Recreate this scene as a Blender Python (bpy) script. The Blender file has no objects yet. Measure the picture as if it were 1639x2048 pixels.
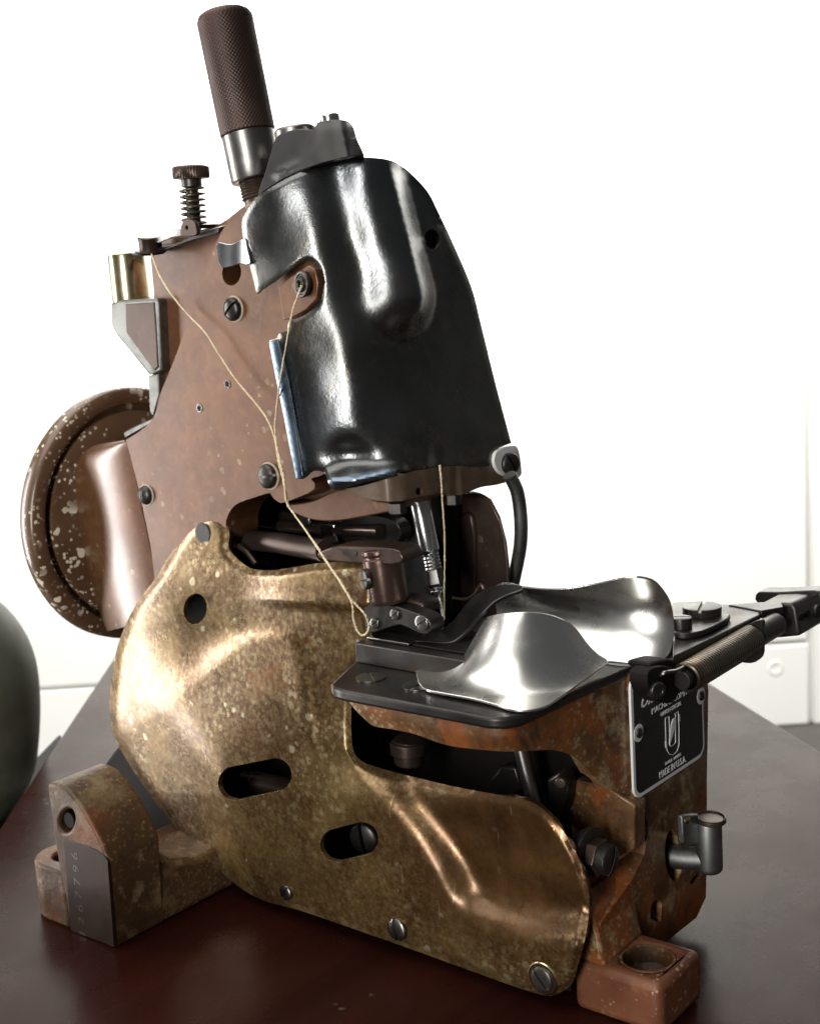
import bpy, bmesh, math, random
import numpy as np
from mathutils import Vector, Matrix
from mathutils.geometry import delaunay_2d_cdt
random.seed(7); np.random.seed(7)
S = bpy.context.scene
COL = S.collection
# ------------------------------------------------------------------ camera
# millimetres throughout; MM converts to metres.  x runs along the machine bed,
# y away from the front cover plate (y = 0), z up from the table top.
MM = 0.001
FPX = 2716.0
CAM = np.array([331., -372., 265.])
def _axes(yaw, pit, rol):
    f = np.array([-math.sin(yaw), math.cos(yaw), 0.]); r = np.array([math.cos(yaw), math.sin(yaw), 0.]); u = np.array([0, 0, 1.])
    f2 = f*math.cos(pit)-u*math.sin(pit); u2 = u*math.cos(pit)+f*math.sin(pit)
    return r*math.cos(rol)+u2*math.sin(rol), u2*math.cos(rol)-r*math.sin(rol), f2
CR, CU, CF = _axes(math.radians(39.95), math.radians(10.14), math.radians(-3.59))
cd = bpy.data.cameras.new('camera'); cam = bpy.data.objects.new('camera', cd); COL.objects.link(cam)
cam.matrix_world = Matrix(((CR[0], CU[0], -CF[0], CAM[0]*MM), (CR[1], CU[1], -CF[1], CAM[1]*MM), (CR[2], CU[2], -CF[2], CAM[2]*MM), (0, 0, 0, 1)))
cd.sensor_fit = 'HORIZONTAL'; cd.sensor_width = 36; cd.lens = 36*FPX/1639.; cd.clip_start = 0.01; cd.clip_end = 60
cd.dof.use_dof = True; cd.dof.focus_distance = 0.50; cd.dof.aperture_fstop = 26
S.camera = cam
# ------------------------------------------------------------------ light
w = bpy.data.worlds.new('World'); S.world = w; w.use_nodes = True
bg = w.node_tree.nodes['Background']; bg.inputs[0].default_value = (0.95, 0.97, 1.0, 1); bg.inputs[1].default_value = 0.07
def area(name, loc, target, sx, sy, power, col=(1, 1, 1)):
    l = bpy.data.lights.new(name, 'AREA'); l.shape = 'RECTANGLE'; l.size = sx; l.size_y = sy; l.energy = power; l.color = col
    o = bpy.data.objects.new(name, l); COL.objects.link(o); o.location = loc
    o.rotation_euler = (Vector(target)-Vector(loc)).to_track_quat('-Z', 'Y').to_euler()
    return o
area('ceiling_lamp', (-0.75, -0.35, 2.1), (-.1, 0, 0.1), 3.4, 2.0, 62, (1, .975, .93))
area('window_lamp', (-1.70, -0.80, 0.16), (0, 0, 0.12), 0.36, 1.5, 33, (1, .985, .97))
area('front_lamp', (0.42, -1.65, 0.45), (0, 0, 0.22), 0.32, 1.0, 24, (1, .985, .97))
area('wall_wash_fill', (-0.75, 1.25, 1.35), (-1.45, 2.1, 0.05), 2.4, 0.5, 108, (1, .985, .95))  # unseen area light added to wash the back wall white
V = S.view_settings; V.view_transform = 'Standard'; V.look = 'None'; V.exposure = 0.0; V.gamma = 1.0; V.use_curve_mapping = False
S.render.engine = 'CYCLES'

# ------------------------------------------------------------------ geometry helpers
def ray(px):
    px = np.atleast_2d(np.asarray(px, float))
    return CF*1.0 + np.outer((px[:, 0]-819.5)/FPX, CR) - np.outer((px[:, 1]-1024.)/FPX, CU)
def P(px, X=None, Y=None, Z=None):
    """point(s) on the plane X=, Y= or Z= seen at photo position(s) px"""
    one = np.ndim(px) == 1
    d = ray(px)
    k, v = (0, X) if X is not None else (1, Y) if Y is not None else (2, Z)
    q = CAM + d*((v-CAM[k])/d[:, k])[:, None]
    return q[0] if one else q
def pxmm(q):
    """photo pixels per millimetre at point q"""
    return FPX/((np.asarray(q, float)-CAM)@CF)
def spline(pts, step=8.0, closed=True):
    """Catmull-Rom through pts; a repeated point is a sharp corner"""
    pts = [tuple(map(float, p)) for p in pts]
    n = len(pts); keep = []; corner = []
    i = 0
    while i < n:
        c = i+1 < n and pts[i] == pts[i+1]
        keep.append(pts[i]); corner.append(c); i += 2 if c else 1
    pts = np.array(keep); n = len(pts); out = []
    for i in range(n if closed else n-1):
        p1, p2 = pts[i], pts[(i+1) % n]
        p0 = pts[(i-1) % n] if (closed or i > 0) else p1
        p3 = pts[(i+2) % n] if (closed or i+2 < n) else p2
        if corner[i]: p0 = p1
        if corner[(i+1) % n]: p3 = p2
        k = max(1, int(round(np.linalg.norm(p2-p1)/step)))
        for j in range(k):
            t = j/k
            out.append(.5*((2*p1)+(p2-p0)*t+(2*p0-5*p1+4*p2-p3)*t*t+(-p0+3*p1-3*p2+p3)*t**3))
    if not closed: out.append(pts[-1])
    return np.array(out)
def seg_dist(q, poly, closed=True):
    q = np.atleast_2d(q); d = np.full(len(q), 1e9); n = len(poly)
    for i in range(n if closed else n-1):
        a, b = poly[i], poly[(i+1) % n]; ab = b-a
        t = np.clip(((q-a)@ab)/max(ab@ab, 1e-9), 0, 1)
        d = np.minimum(d, np.linalg.norm(q-a-t[:, None]*ab, axis=1))
    return d
def inside(q, poly):
    q = np.atleast_2d(q); r = np.zeros(len(q), bool); n = len(poly)
    for i in range(n):
        a, b = poly[i], poly[(i+1) % n]
        if a[1] == b[1]: continue
        c = ((a[1] > q[:, 1]) != (b[1] > q[:, 1])) & (q[:, 0] < (b[0]-a[0])*(q[:, 1]-a[1])/(b[1]-a[1])+a[0])
        r ^= c
    return r
def sdf(q, poly):
    d = seg_dist(q, poly); return np.where(inside(q, poly), d, -d)
def sstep(a, b, x):
    t = np.clip((x-a)/(b-a), 0, 1); return t*t*(3-2*t)
def cdt(outline, holes=(), grid=0):
    pts = [tuple(p) for p in outline]; edges = []
    n = len(pts); edges += [(i, (i+1) % n) for i in range(n)]
    for h in holes:
        s = len(pts); m = len(h); pts += [tuple(p) for p in h]; edges += [(s+i, s+(i+1) % m) for i in range(m)]
    o = np.array(outline)
    if grid:
        x0, y0 = o.min(0); x1, y1 = o.max(0); row = 0; g = []
        y = y0
        while y < y1:
            x = x0+(row % 2)*grid/2
            while x < x1: g.append((x, y)); x += grid
            y += grid*.866; row += 1
        if g:
            g = np.array(g); k = inside(g, o) & (seg_dist(g, o) > grid*.55)
            for h in holes: k &= ~inside(g, np.array(h)) & (seg_dist(g, np.array(h)) > grid*.55)
            pts += [tuple(p) for p in g[k]]
    v, e, f, *_ = delaunay_2d_cdt([Vector(p) for p in pts], edges, [], 0, 1e-6)
    v = np.array([(p.x, p.y) for p in v]); f = np.array([list(t) for t in f if len(t) == 3])
    c = v[f].mean(1); k = inside(c, o)
    for h in holes: k &= ~inside(c, np.array(h))
    f = f[k]
    a = v[f]; ar = (a[:, 1, 0]-a[:, 0, 0])*(a[:, 2, 1]-a[:, 0, 1])-(a[:, 2, 0]-a[:, 0, 0])*(a[:, 1, 1]-a[:, 0, 1])
    f = f[np.abs(ar) > 1e-9]; ar = ar[np.abs(ar) > 1e-9]
    f[ar < 0] = f[ar < 0][:, ::-1]
    return v, f
def boundary(f):
    cnt = {}
    for t in f:
        for i in range(3):
            a, b = int(t[i]), int(t[(i+1) % 3])
            if (b, a) in cnt: del cnt[(b, a)]
            else: cnt[(a, b)] = 1
    return list(cnt)
def vnormals(v, f):
    n = np.zeros_like(v); a = v[f]
    fn = np.cross(a[:, 1]-a[:, 0], a[:, 2]-a[:, 0])
    for i in range(3): np.add.at(n, f[:, i], fn)
    return n/np.maximum(np.linalg.norm(n, axis=1), 1e-9)[:, None]

MACHINE = None
def obj(name, verts, faces, mat, parent=None, bevel=0, sharp=35, seg=2, mm=True, smooth=True, subsurf=0, label=None):
    me = bpy.data.meshes.new(name)
    sc = MM if mm else 1
    me.from_pydata([tuple(np.asarray(p, float)*sc) for p in verts], [], [tuple(int(i) for i in t) for t in faces])
    me.validate(); 
    bm = bmesh.new(); bm.from_mesh(me); bmesh.ops.recalc_face_normals(bm, faces=bm.faces); bm.to_mesh(me); bm.free()
    if smooth: me.shade_smooth()
    if sharp: me.set_sharp_from_angle(angle=math.radians(sharp))
    o = bpy.data.objects.new(name, me); COL.objects.link(o); me.materials.append(mat)
    put(o, parent)
    if bevel:
        b = o.modifiers.new('bevel', 'BEVEL'); b.width = bevel*MM; b.segments = seg; b.limit_method = 'ANGLE'; b.angle_limit = math.radians(40); b.use_clamp_overlap = True; b.harden_normals = False
    if subsurf:
        s = o.modifiers.new('sub', 'SUBSURF'); s.levels = subsurf; s.render_levels = subsurf
    if label: o['label'] = label
    return o
def put(o, parent):
    if parent is not None:
        o.parent = parent
        b = parent
        loc = Vector((0, 0, 0))
        while b is not None: loc = loc+b.location; b = b.parent
        o.location = o.location-loc
def shell(name, v, f, thick, mat, parent, bevel=.4, away=None, **kw):
    """sheet v,f given thickness on its far side"""
    n = vnormals(v, f)
    if away is None:
        if np.mean(np.einsum('ij,ij->i', n, v-CAM)) < 0: n = -n      # n now points away from the viewer
    else:
        n = np.tile(np.asarray(away, float), (len(v), 1))
    m = len(v); vv = np.vstack([v, v+n*thick]); ff = [tuple(t) for t in f]+[tuple(t[::-1]+m) for t in f]
    for a, b in boundary(f): ff.append((b, a, a+m, b+m))
    return obj(name, vv, ff, mat, parent, bevel=bevel, **kw)
def relax(v2, v, f, jump=1.6, rings=1, it=9):
    """ease the steps where a near fold hides the surface behind it"""
    e = np.vstack([f[:, [0, 1]], f[:, [1, 2]], f[:, [2, 0]]]); e = np.vstack([e, e[:, ::-1]])
    d = ray(v2); t = (v-CAM)@CF
    m = np.zeros(len(v), bool); k = np.abs(t[e[:, 0]]-t[e[:, 1]]) > jump; m[e[k].ravel()] = True
    for _ in range(rings):
        n = m.copy(); n[e[m[e[:, 0]], 1]] = True; m = n
    m &= (v2[:, 0] > 765) & (v2[:, 0] < 885) & (v2[:, 1] < 700)      # only along the far side of the raised bulge
    cnt = np.bincount(e[:, 0], minlength=len(v))
    for _ in range(it):
        av = np.bincount(e[:, 0], weights=t[e[:, 1]], minlength=len(v))/np.maximum(cnt, 1)
        t = np.where(m, .4*t+.6*av, t)
    return CAM+d*t[:, None]
def wrap(name, outline, holes, surf, mat, parent, thick=2.0, grid=9, disp=None, step=8, bevel=.4, ease=0, **kw):
    """sheet whose outline is seen at photo positions `outline`, lying on surface `surf`"""
    o = spline(outline, step); hs = [spline(h, 5) for h in holes]
    v2, f = cdt(o, hs, grid)
    v = surf(v2)
    if disp is not None:
        d = ray(v2); d /= np.linalg.norm(d, axis=1)[:, None]
        v = v-d*disp(v2)[:, None]
    if ease: v = relax(v2, v, f, ease)
    return shell(name, v, f, thick, mat, parent, bevel=bevel, **kw)
def plane(X=None, Y=None, Z=None):
    return lambda q: P(q, X=X, Y=Y, Z=Z)
def implicit(fn, t0=250., t1=900.):
    """first hit along the viewing ray of the solid fn(points) <= 0"""
    def s(q):
        d = ray(q); lo = np.full(len(d), t0); hit = np.full(len(d), t1); found = np.zeros(len(d), bool)
        for t in np.linspace(t0, t1, 160):
            k = (fn(CAM+d*t) <= 0) & ~found
            hit[k] = t; found |= k
        a = hit-(t1-t0)/159; b = hit.copy()
        for _ in range(25):
            m = (a+b)/2; k = fn(CAM+d*m[:, None]) <= 0
            b = np.where(k, m, b); a = np.where(k, a, m)
        return CAM+d*b[:, None]
    return s
def rbf(ctrl):
    """smooth surface through control points (px, py, 'X'|'Y'|'Z', value)"""
    c = np.array([(a[0], a[1]) for a in ctrl], float)
    t = np.array([(P((a[0], a[1]), **{a[2]: a[3]})-CAM)@CF for a in ctrl])
    s = 100.
    def k(r): return np.where(r > 0, (r/s)**2*np.log(np.maximum(r/s, 1e-9)), 0)
    n = len(c); D = np.linalg.norm(c[:, None]-c[None], axis=2)
    A = np.zeros((n+3, n+3)); A[:n, :n] = k(D)+np.eye(n)*1e-3; A[:n, n] = 1; A[:n, n+1:] = c/s; A[n:, :n] = A[:n, n:].T
    w_ = np.linalg.solve(A, np.r_[t, 0, 0, 0])
    def f(q):
        q = np.atleast_2d(q); Dq = np.linalg.norm(q[:, None]-c[None], axis=2)
        tt = k(Dq)@w_[:n]+w_[n]+q/s@w_[n+1:]
        return CAM+ray(q)*tt[:, None]
    return f
def prism3(name, base, depth, mat, parent, holes=(), bevel=.6, **kw):
    """polygon `base` (coplanar 3D points) extruded by vector `depth`"""
    base = np.asarray(base, float); depth = np.asarray(depth, float)
    k = int(np.argmax(np.abs(np.cross(base[1]-base[0], base[len(base)//2]-base[0])))); ax = [i for i in range(3) if i != k]
    pts = base; b2 = base[:, ax]
    h2 = [np.asarray(h, float)[:, ax] for h in holes]
    v2, f = cdt(b2, h2)
    allp = np.vstack([base]+[np.asarray(h, float) for h in holes])
    # recover the third coordinate from the plane
    c = base.mean(0); A = np.c_[b2, np.ones(len(b2))]; sol = np.linalg.lstsq(A, base[:, k], rcond=None)[0]
    v = np.zeros((len(v2), 3)); v[:, ax] = v2; v[:, k] = np.c_[v2, np.ones(len(v2))]@sol
    m = len(v); vv = np.vstack([v, v+depth]); ff = [tuple(t) for t in f]+[tuple(t[::-1]+m) for t in f]
    for a, b in boundary(f): ff.append((b, a, a+m, b+m))
    return obj(name, vv, ff, mat, parent, bevel=bevel, **kw)
def pp(name, px, mat, parent, depth, X=None, Y=None, Z=None, holes=(), step=0, bevel=.6, **kw):
    """prism whose near face is seen at photo positions px on the given plane"""
    q = spline(px, step) if step else np.array(px, float)
    return prism3(name, P(q, X=X, Y=Y, Z=Z), depth, mat, parent, [P(np.array(h, float), X=X, Y=Y, Z=Z) for h in holes], bevel, **kw)
def frame(ax):
    ax = np.asarray(ax, float); ax = ax/np.linalg.norm(ax)
    t = np.array([0, 0, 1.]) if abs(ax[2]) < .9 else np.array([1., 0, 0])
    u = np.cross(t, ax); u /= np.linalg.norm(u); return u, np.cross(ax, u), ax
def lathe_data(prof, o, ax, n=40, fn=None):
    u, v, a = frame(ax); o = np.asarray(o, float); vs = []; fs = []
    th = np.linspace(0, 2*math.pi, n, endpoint=False)
    for i, (r, h) in enumerate(prof):
        for t in th:
            rr = r if fn is None else fn(r, h, t)
            vs.append(o+a*h+(u*math.cos(t)+v*math.sin(t))*rr)
    for i in range(len(prof)-1):
        for j in range(n): fs.append((i*n+j, i*n+(j+1) % n, (i+1)*n+(j+1) % n, (i+1)*n+j))
    for i, rev in ((0, True), (len(prof)-1, False)):
        if prof[i][0] > 1e-6: fs.append(tuple(i*n+j for j in (range(n-1, -1, -1) if rev else range(n))))
    return vs, fs
def lathe(name, prof, o, ax, mat, parent, n=40, bevel=.3, fn=None, **kw):
    prof = [(max(r, 1e-4), h) for r, h in prof]
    v, f = lathe_data(prof, o, ax, n, fn)
    return obj(name, v, f, mat, parent, bevel=bevel, **kw)
def tube_data(path, rad, n=12, flat=None):
    p = np.asarray(path, float); m = len(p); vs = []; fs = []
    rad = np.full(m, rad) if np.ndim(rad) == 0 else np.asarray(rad)
    tg = np.gradient(p, axis=0); tg /= np.linalg.norm(tg, axis=1)[:, None]
    u, v, _ = frame(tg[0])
    for i in range(m):
        u = u-tg[i]*(u@tg[i]); u /= np.linalg.norm(u); v = np.cross(tg[i], u)
        for j in range(n):
            t = 2*math.pi*j/n; vs.append(p[i]+(u*math.cos(t)+v*math.sin(t))*rad[i])
    for i in range(m-1):
        for j in range(n): fs.append((i*n+j, i*n+(j+1) % n, (i+1)*n+(j+1) % n, (i+1)*n+j))
    fs.append(tuple(range(n-1, -1, -1))); fs.append(tuple((m-1)*n+j for j in range(n)))
    return vs, fs
def tube(name, path, rad, mat, parent, n=12, **kw):
    v, f = tube_data(path, rad, n); return obj(name, v, f, mat, parent, bevel=0, **kw)
def smooth3(pts, k=8):
    pts = np.array(pts, float); out = []
    n = len(pts)
    for i in range(n-1):
        p0, p1, p2, p3 = pts[max(i-1, 0)], pts[i], pts[i+1], pts[min(i+2, n-1)]
        for j in range(k):
            t = j/k; out.append(.5*((2*p1)+(p2-p0)*t+(2*p0-5*p1+4*p2-p3)*t*t+(-p0+3*p1-3*p2+p3)*t**3))
    out.append(pts[-1]); return np.array(out)
def helix(o, ax, r, pitch, turns, per=18, phase=0):
    u, v, a = frame(ax); t = np.linspace(0, turns*2*math.pi, int(turns*per)+1)
    return np.asarray(o, float)+np.outer(t/(2*math.pi)*pitch, a)+r*(np.outer(np.cos(t+phase), u)+np.outer(np.sin(t+phase), v))
def box(name, lo, hi, mat, parent, bevel=.8, **kw):
    x0, y0, z0 = lo; x1, y1, z1 = hi
    v = [(x0, y0, z0), (x1, y0, z0), (x1, y1, z0), (x0, y1, z0), (x0, y0, z1), (x1, y0, z1), (x1, y1, z1), (x0, y1, z1)]
    return obj(name, v, [(3, 2, 1, 0), (4, 5, 6, 7), (0, 1, 5, 4), (1, 2, 6, 5), (2, 3, 7, 6), (3, 0, 4, 7)], mat, parent, bevel=bevel, **kw)
def screw_head(name, o, ax, r, h, slot_deg, mat, parent, dome=.35, slotw=.13, depth=.55, skirt=0, **kw):
    """slotted screw head: a domed disc with a real slot across it; slot angle measured from the frame's first axis"""
    u0, v0, a = frame(ax); s = math.radians(slot_deg); u = u0*math.cos(s)+v0*math.sin(s); v = np.cross(a, u)
    o = np.asarray(o, float); sw = r*slotw
    ys = sorted(set([-r*.999, -r*.93, -r*.8, -r*.6, -r*.35, -sw*1.02, -sw, sw, sw*1.02, r*.35, r*.6, r*.8, r*.93, r*.999]))
    K = 13; vs = []; fs = []
    for y in ys:
        hw = math.sqrt(max(r*r-y*y, 0))
        for k in range(K):
            x = hw*math.sin(math.pi/2*(-1+2*k/(K-1))); q = (x*x+y*y)/(r*r)
            z = h*(1-dome)+h*dome*math.sqrt(max(1-q, 0))
            if abs(y) <= sw*1.001: z -= h*depth
            vs.append(o+u*x+v*y+a*z)
    n = len(ys)
    for i in range(n-1):
        for k in range(K-1): fs.append((i*K+k, i*K+k+1, (i+1)*K+k+1, (i+1)*K+k))
    rim = [k for k in range(K)]+[i*K+K-1 for i in range(1, n)]+[(n-1)*K+k for k in range(K-2, -1, -1)]+[i*K for i in range(n-2, 0, -1)]
    b = len(vs)
    for i in rim:
        q = vs[i]-o; vs.append(o+q-a*((q@a)+skirt))
    m = len(rim)
    for j in range(m): fs.append((rim[(j+1) % m], rim[j], b+j, b+(j+1) % m))
    fs.append(tuple(range(b, b+m)))
    return obj(name, vs, fs, mat, parent, bevel=0, sharp=30, **kw)
def text_mesh(body, size, shear=0.0, bold=0.0, depth=.05):
    c = bpy.data.curves.new('lettering', 'FONT'); c.body = body; c.size = size; c.shear = shear; c.offset = bold; c.extrude = depth; c.align_x = 'CENTER'; c.resolution_u = 4
    t = bpy.data.objects.new('lettering', c); COL.objects.link(t)
    bpy.context.view_layer.update()
    dg = bpy.context.evaluated_depsgraph_get(); me = bpy.data.meshes.new_from_object(t.evaluated_get(dg))
    v = np.array([x.co[:] for x in me.vertices]); f = [tuple(p.vertices) for p in me.polygons]
    bpy.data.objects.remove(t); bpy.data.curves.remove(c); bpy.data.meshes.remove(me)
    return v, f
def lettering(name, body, o, right, up, width, height, mat, parent, shear=0, bold=0.0):
    v, f = text_mesh(body, 1.0, shear, bold)
    lo, hi = v.min(0), v.max(0); right = np.asarray(right, float); up = np.asarray(up, float); nrm = np.cross(right, up)
    vv = np.asarray(o, float)+np.outer((v[:, 0]-(lo[0]+hi[0])/2)/(hi[0]-lo[0])*width, right)+np.outer((v[:, 1]-(lo[1]+hi[1])/2)/(hi[1]-lo[1])*height, up)+np.outer((v[:, 2])*1.0, nrm)
    return obj(name, vv, f, mat, parent, sharp=0, smooth=False)
# ------------------------------------------------------------------ materials
class Mat:
    def __init__(s, name):
        s.m = bpy.data.materials.new(name); s.m.use_nodes = True; s.t = s.m.node_tree; s.b = s.t.nodes['Principled BSDF']
        s.co = s.t.nodes.new('ShaderNodeTexCoord').outputs['Object']
    def n(s, typ, **kw):
        x = s.t.nodes.new(typ)
        for k, v in kw.items():
            if k.startswith('_'): setattr(x, k[1:], v)
            else: s.set(x.inputs[k.replace('__', ' ')], v)
        return x
    def set(s, inp, v):
        if isinstance(v, bpy.types.NodeSocket): s.t.links.new(v, inp)
        elif isinstance(v, (tuple, list)) and len(v) == 3 and inp.type == 'RGBA': inp.default_value = (*v, 1)
        else: inp.default_value = v
    def noise(s, scale, detail=4, rough=.55, dist=0, co=None):
        return s.n('ShaderNodeTexNoise', Vector=co or s.co, Scale=scale, Detail=detail, Roughness=rough, Distortion=dist).outputs['Fac']
    def stretch(s, sx, sy, sz, rz=0):
        return s.n('ShaderNodeMapping', Vector=s.co, Scale=(sx, sy, sz), Rotation=(0, 0, rz)).outputs[0]
    def ramp(s, fac, a, b, lo=0., hi=1.):
        x = s.n('ShaderNodeMapRange', Value=fac); x.inputs['From Min'].default_value = a; x.inputs['From Max'].default_value = b
        x.inputs['To Min'].default_value = lo; x.inputs['To Max'].default_value = hi; x.clamp = True; return x.outputs[0]
    def mix(s, fac, a, b):
        x = s.t.nodes.new('ShaderNodeMix'); x.data_type = 'RGBA'
        s.set(x.inputs[0], fac); s.set(x.inputs[6], a); s.set(x.inputs[7], b); return x.outputs[2]
    def math(s, op, a, b=0.):
        x = s.t.nodes.new('ShaderNodeMath'); x.operation = op; s.set(x.inputs[0], a); s.set(x.inputs[1], b); return x.outputs[0]
    def spots(s, scale, thr, soft=.06, dens=.5, co=None):
        """irregular round flecks: voronoi cells, only some of them filled"""
        w_ = s.n('ShaderNodeTexNoise', Vector=co or s.co, Scale=scale*1.3, Detail=2).outputs['Color']
        wv = s.n('ShaderNodeVectorMath', _operation='SCALE'); s.set(wv.inputs[0], w_); wv.inputs['Scale'].default_value = .6/scale
        ad = s.n('ShaderNodeVectorMath', _operation='ADD'); s.set(ad.inputs[0], co or s.co); s.set(ad.inputs[1], wv.outputs[0])
        v = s.n('ShaderNodeTexVoronoi', Vector=ad.outputs[0], Scale=scale)
        sep = s.n('ShaderNodeSeparateColor', Color=v.outputs['Color'])
        size = s.math('MULTIPLY', sep.outputs[0], thr)
        on = s.math('LESS_THAN', sep.outputs[1], dens)
        d = s.math('SUBTRACT', size, v.outputs['Distance'])
        return s.math('MULTIPLY', s.ramp(d, 0, soft), on)
    def bump(s, h, strength=.2, dist=.0004):
        x = s.n('ShaderNodeBump', Strength=strength, Distance=dist, Height=h)
        prev = s.b.inputs['Normal']
        if prev.is_linked: s.t.links.new(prev.links[0].from_socket, x.inputs['Normal'])
        s.t.links.new(x.outputs[0], prev)
    def done(s, col, metal=0., rough=.5, spec=.5, coat=0., coat_rough=.1):
        s.set(s.b.inputs['Base Color'], col); s.set(s.b.inputs['Metallic'], metal); s.set(s.b.inputs['Roughness'], rough)
        s.set(s.b.inputs['Specular IOR Level'], spec); s.set(s.b.inputs['Coat Weight'], coat); s.set(s.b.inputs['Coat Roughness'], coat_rough)
        return s.m
M = {}
def m_plate():
    m = Mat('speckled_gold_lacquer')
    c = m.mix(m.ramp(m.noise(30, 6, .65), .36, .66), (.115, .060, .018), (.215, .132, .046))
    c = m.mix(m.ramp(m.noise(15, 6, .68, .5), .43, .58, 0, .9), c, (.085, .036, .011))
    c = m.mix(m.ramp(m.noise(420, 3, .65), .42, .68, 0, .6), c, (.28, .205, .092))
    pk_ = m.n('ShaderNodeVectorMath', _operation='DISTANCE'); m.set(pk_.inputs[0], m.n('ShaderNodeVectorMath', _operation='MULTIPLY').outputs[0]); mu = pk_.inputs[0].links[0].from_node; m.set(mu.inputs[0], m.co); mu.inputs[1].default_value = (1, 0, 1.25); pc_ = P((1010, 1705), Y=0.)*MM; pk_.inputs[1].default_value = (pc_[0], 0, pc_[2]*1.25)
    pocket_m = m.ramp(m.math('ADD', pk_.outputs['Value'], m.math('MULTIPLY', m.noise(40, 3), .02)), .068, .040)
    big = m.math('MULTIPLY', m.ramp(m.noise(24, 6, .7), .42, .60), m.ramp(m.noise(9, 3, .6), .36, .56, .25, 1.))
    c = m.mix(m.math('MULTIPLY', m.spots(620, .8, .28, .7), m.ramp(big, 0, 1, .04, .7)), c, (.37, .30, .17))
    c = m.mix(m.math('MULTIPLY', m.spots(330, .70, .25, .5), m.ramp(big, 0, 1, .02, .8)), c, (.42, .35, .20))
    c = m.mix(m.math('MULTIPLY', m.spots(190, .42, .14, .16), .8), c, (.52, .45, .29))
    c = m.mix(m.math('MULTIPLY', m.spots(900, .5, .12, .16), .8), c, (.035, .022, .011))
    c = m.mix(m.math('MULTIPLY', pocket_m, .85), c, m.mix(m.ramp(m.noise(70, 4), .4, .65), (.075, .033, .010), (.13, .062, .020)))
    c = m.mix(m.ramp(m.noise(15, 5, .65, .6), .62, .72, 0, .8), c, (.20, .070, .014))
    c = m.mix(m.ramp(m.noise(60, 2, .5, 0, m.stretch(9, 1, 1, .5)), .71, .74, 0, .35), c, (.45, .36, .2))
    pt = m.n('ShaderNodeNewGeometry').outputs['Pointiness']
    c = m.mix(m.math('MULTIPLY', m.ramp(pt, .53, .60), m.ramp(m.noise(120, 4, .65), .42, .56, 0, .8)), c, (.42, .29, .12))
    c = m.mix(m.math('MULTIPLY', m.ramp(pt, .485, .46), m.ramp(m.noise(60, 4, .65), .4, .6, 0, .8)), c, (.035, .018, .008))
    m.bump(m.noise(420, 4, .6), .22, .0004); m.bump(m.noise(30, 3), .3, .0012)
    return m.done(c, m.ramp(m.noise(40, 3), .3, .7, .55, .8), m.ramp(m.noise(90, 5, .65), .3, .75, .22, .40), .5, .25, .2)
def m_brown(name, a, b, spk=.5, rough=.42):
    m = Mat(name)
    c = m.mix(m.ramp(m.noise(18, 5, .6), .35, .68), a, b)
    c = m.mix(m.ramp(m.noise(13, 6, .7, .8), .52, .68, 0, .7), c, (a[0]*.45, a[1]*.38, a[2]*.34))
    c = m.mix(m.ramp(m.noise(8, 5, .65, .4), .5, .66, 0, .6), c, (b[0]*1.25, b[1]*.95, b[2]*.7))
    c = m.mix(m.ramp(m.noise(90, 5, .7), .48, .66, 0, .4), c, (a[0]*.6, a[1]*.55, a[2]*.5))
    c = m.mix(m.ramp(m.noise(220, 3, .6), .5, .75, 0, .35), c, (b[0]*1.6, b[1]*1.6, b[2]*1.7))
    c = m.mix(m.math('MULTIPLY', m.spots(260, .5, .1, .3), m.ramp(m.noise(22, 3), .5, .62, 0, spk)), c, (.40, .30, .18))
    c = m.mix(m.ramp(m.noise(36, 3, .5, 0, m.stretch(1, 1, .12, .26)), .715, .74, 0, .6), c, (.42, .30, .18))
    m.bump(m.noise(240, 4), .18, .0004); m.bump(m.noise(40, 2), .15, .001)
    return m.done(c, .3, m.ramp(m.noise(60, 3), .3, .75, rough-.06, rough+.12), .5, .7, .22)
def m_cast():
    m = Mat('rusty_cast_iron_paint')
    c = m.mix(m.ramp(m.noise(24, 6, .62), .36, .66), (.040, .019, .008), (.098, .051, .021))
    c = m.mix(m.ramp(m.noise(15, 5, .6, .5), .50, .62, 0, .8), c, (.15, .048, .015))
    c = m.mix(m.ramp(m.noise(38, 5, .65), .55, .66, 0, .75), c, (.20, .14, .065))
    c = m.mix(m.math('MULTIPLY', m.spots(640, .75, .28, .7), m.ramp(m.noise(24, 4, .6), .42, .6, 0, .75)), c, (.26, .20, .105))
    c = m.mix(m.ramp(m.noise(46, 5, .65, .3), .6, .68, 0, .8), c, (.045, .025, .016))
    c = m.mix(m.ramp(m.noise(70, 6, .72), .56, .64, 0, .7), c, m.mix(m.noise(240, 3), (.12, .08, .04), (.30, .235, .13)))
    m.bump(m.noise(150, 5, .65), .5, .0009); m.bump(m.noise(40, 3), .3, .0018)
    return m.done(c, .25, m.ramp(m.noise(60, 3), .3, .7, .38, .62), .5)
def m_redfoot():
    m = Mat('red_brown_worn_foot_paint')
    c = m.mix(m.ramp(m.noise(40, 5, .6), .35, .68), (.115, .036, .015), (.18, .068, .030))
    c = m.mix(m.math('MULTIPLY', m.spots(640, .5, .18, .4), m.ramp(m.noise(30, 4, .65), .46, .6, 0, .85)), c, (.42, .32, .19))
    c = m.mix(m.ramp(m.noise(60, 6, .7), .52, .64, 0, .6), c, (.24, .10, .045))
    c = m.mix(m.ramp(m.noise(50, 4, .6), .58, .68, 0, .7), c, (.05, .03, .022))
    m.bump(m.noise(180, 5), .35, .0007)
    return m.done(c, .1, .5, .5)
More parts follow.
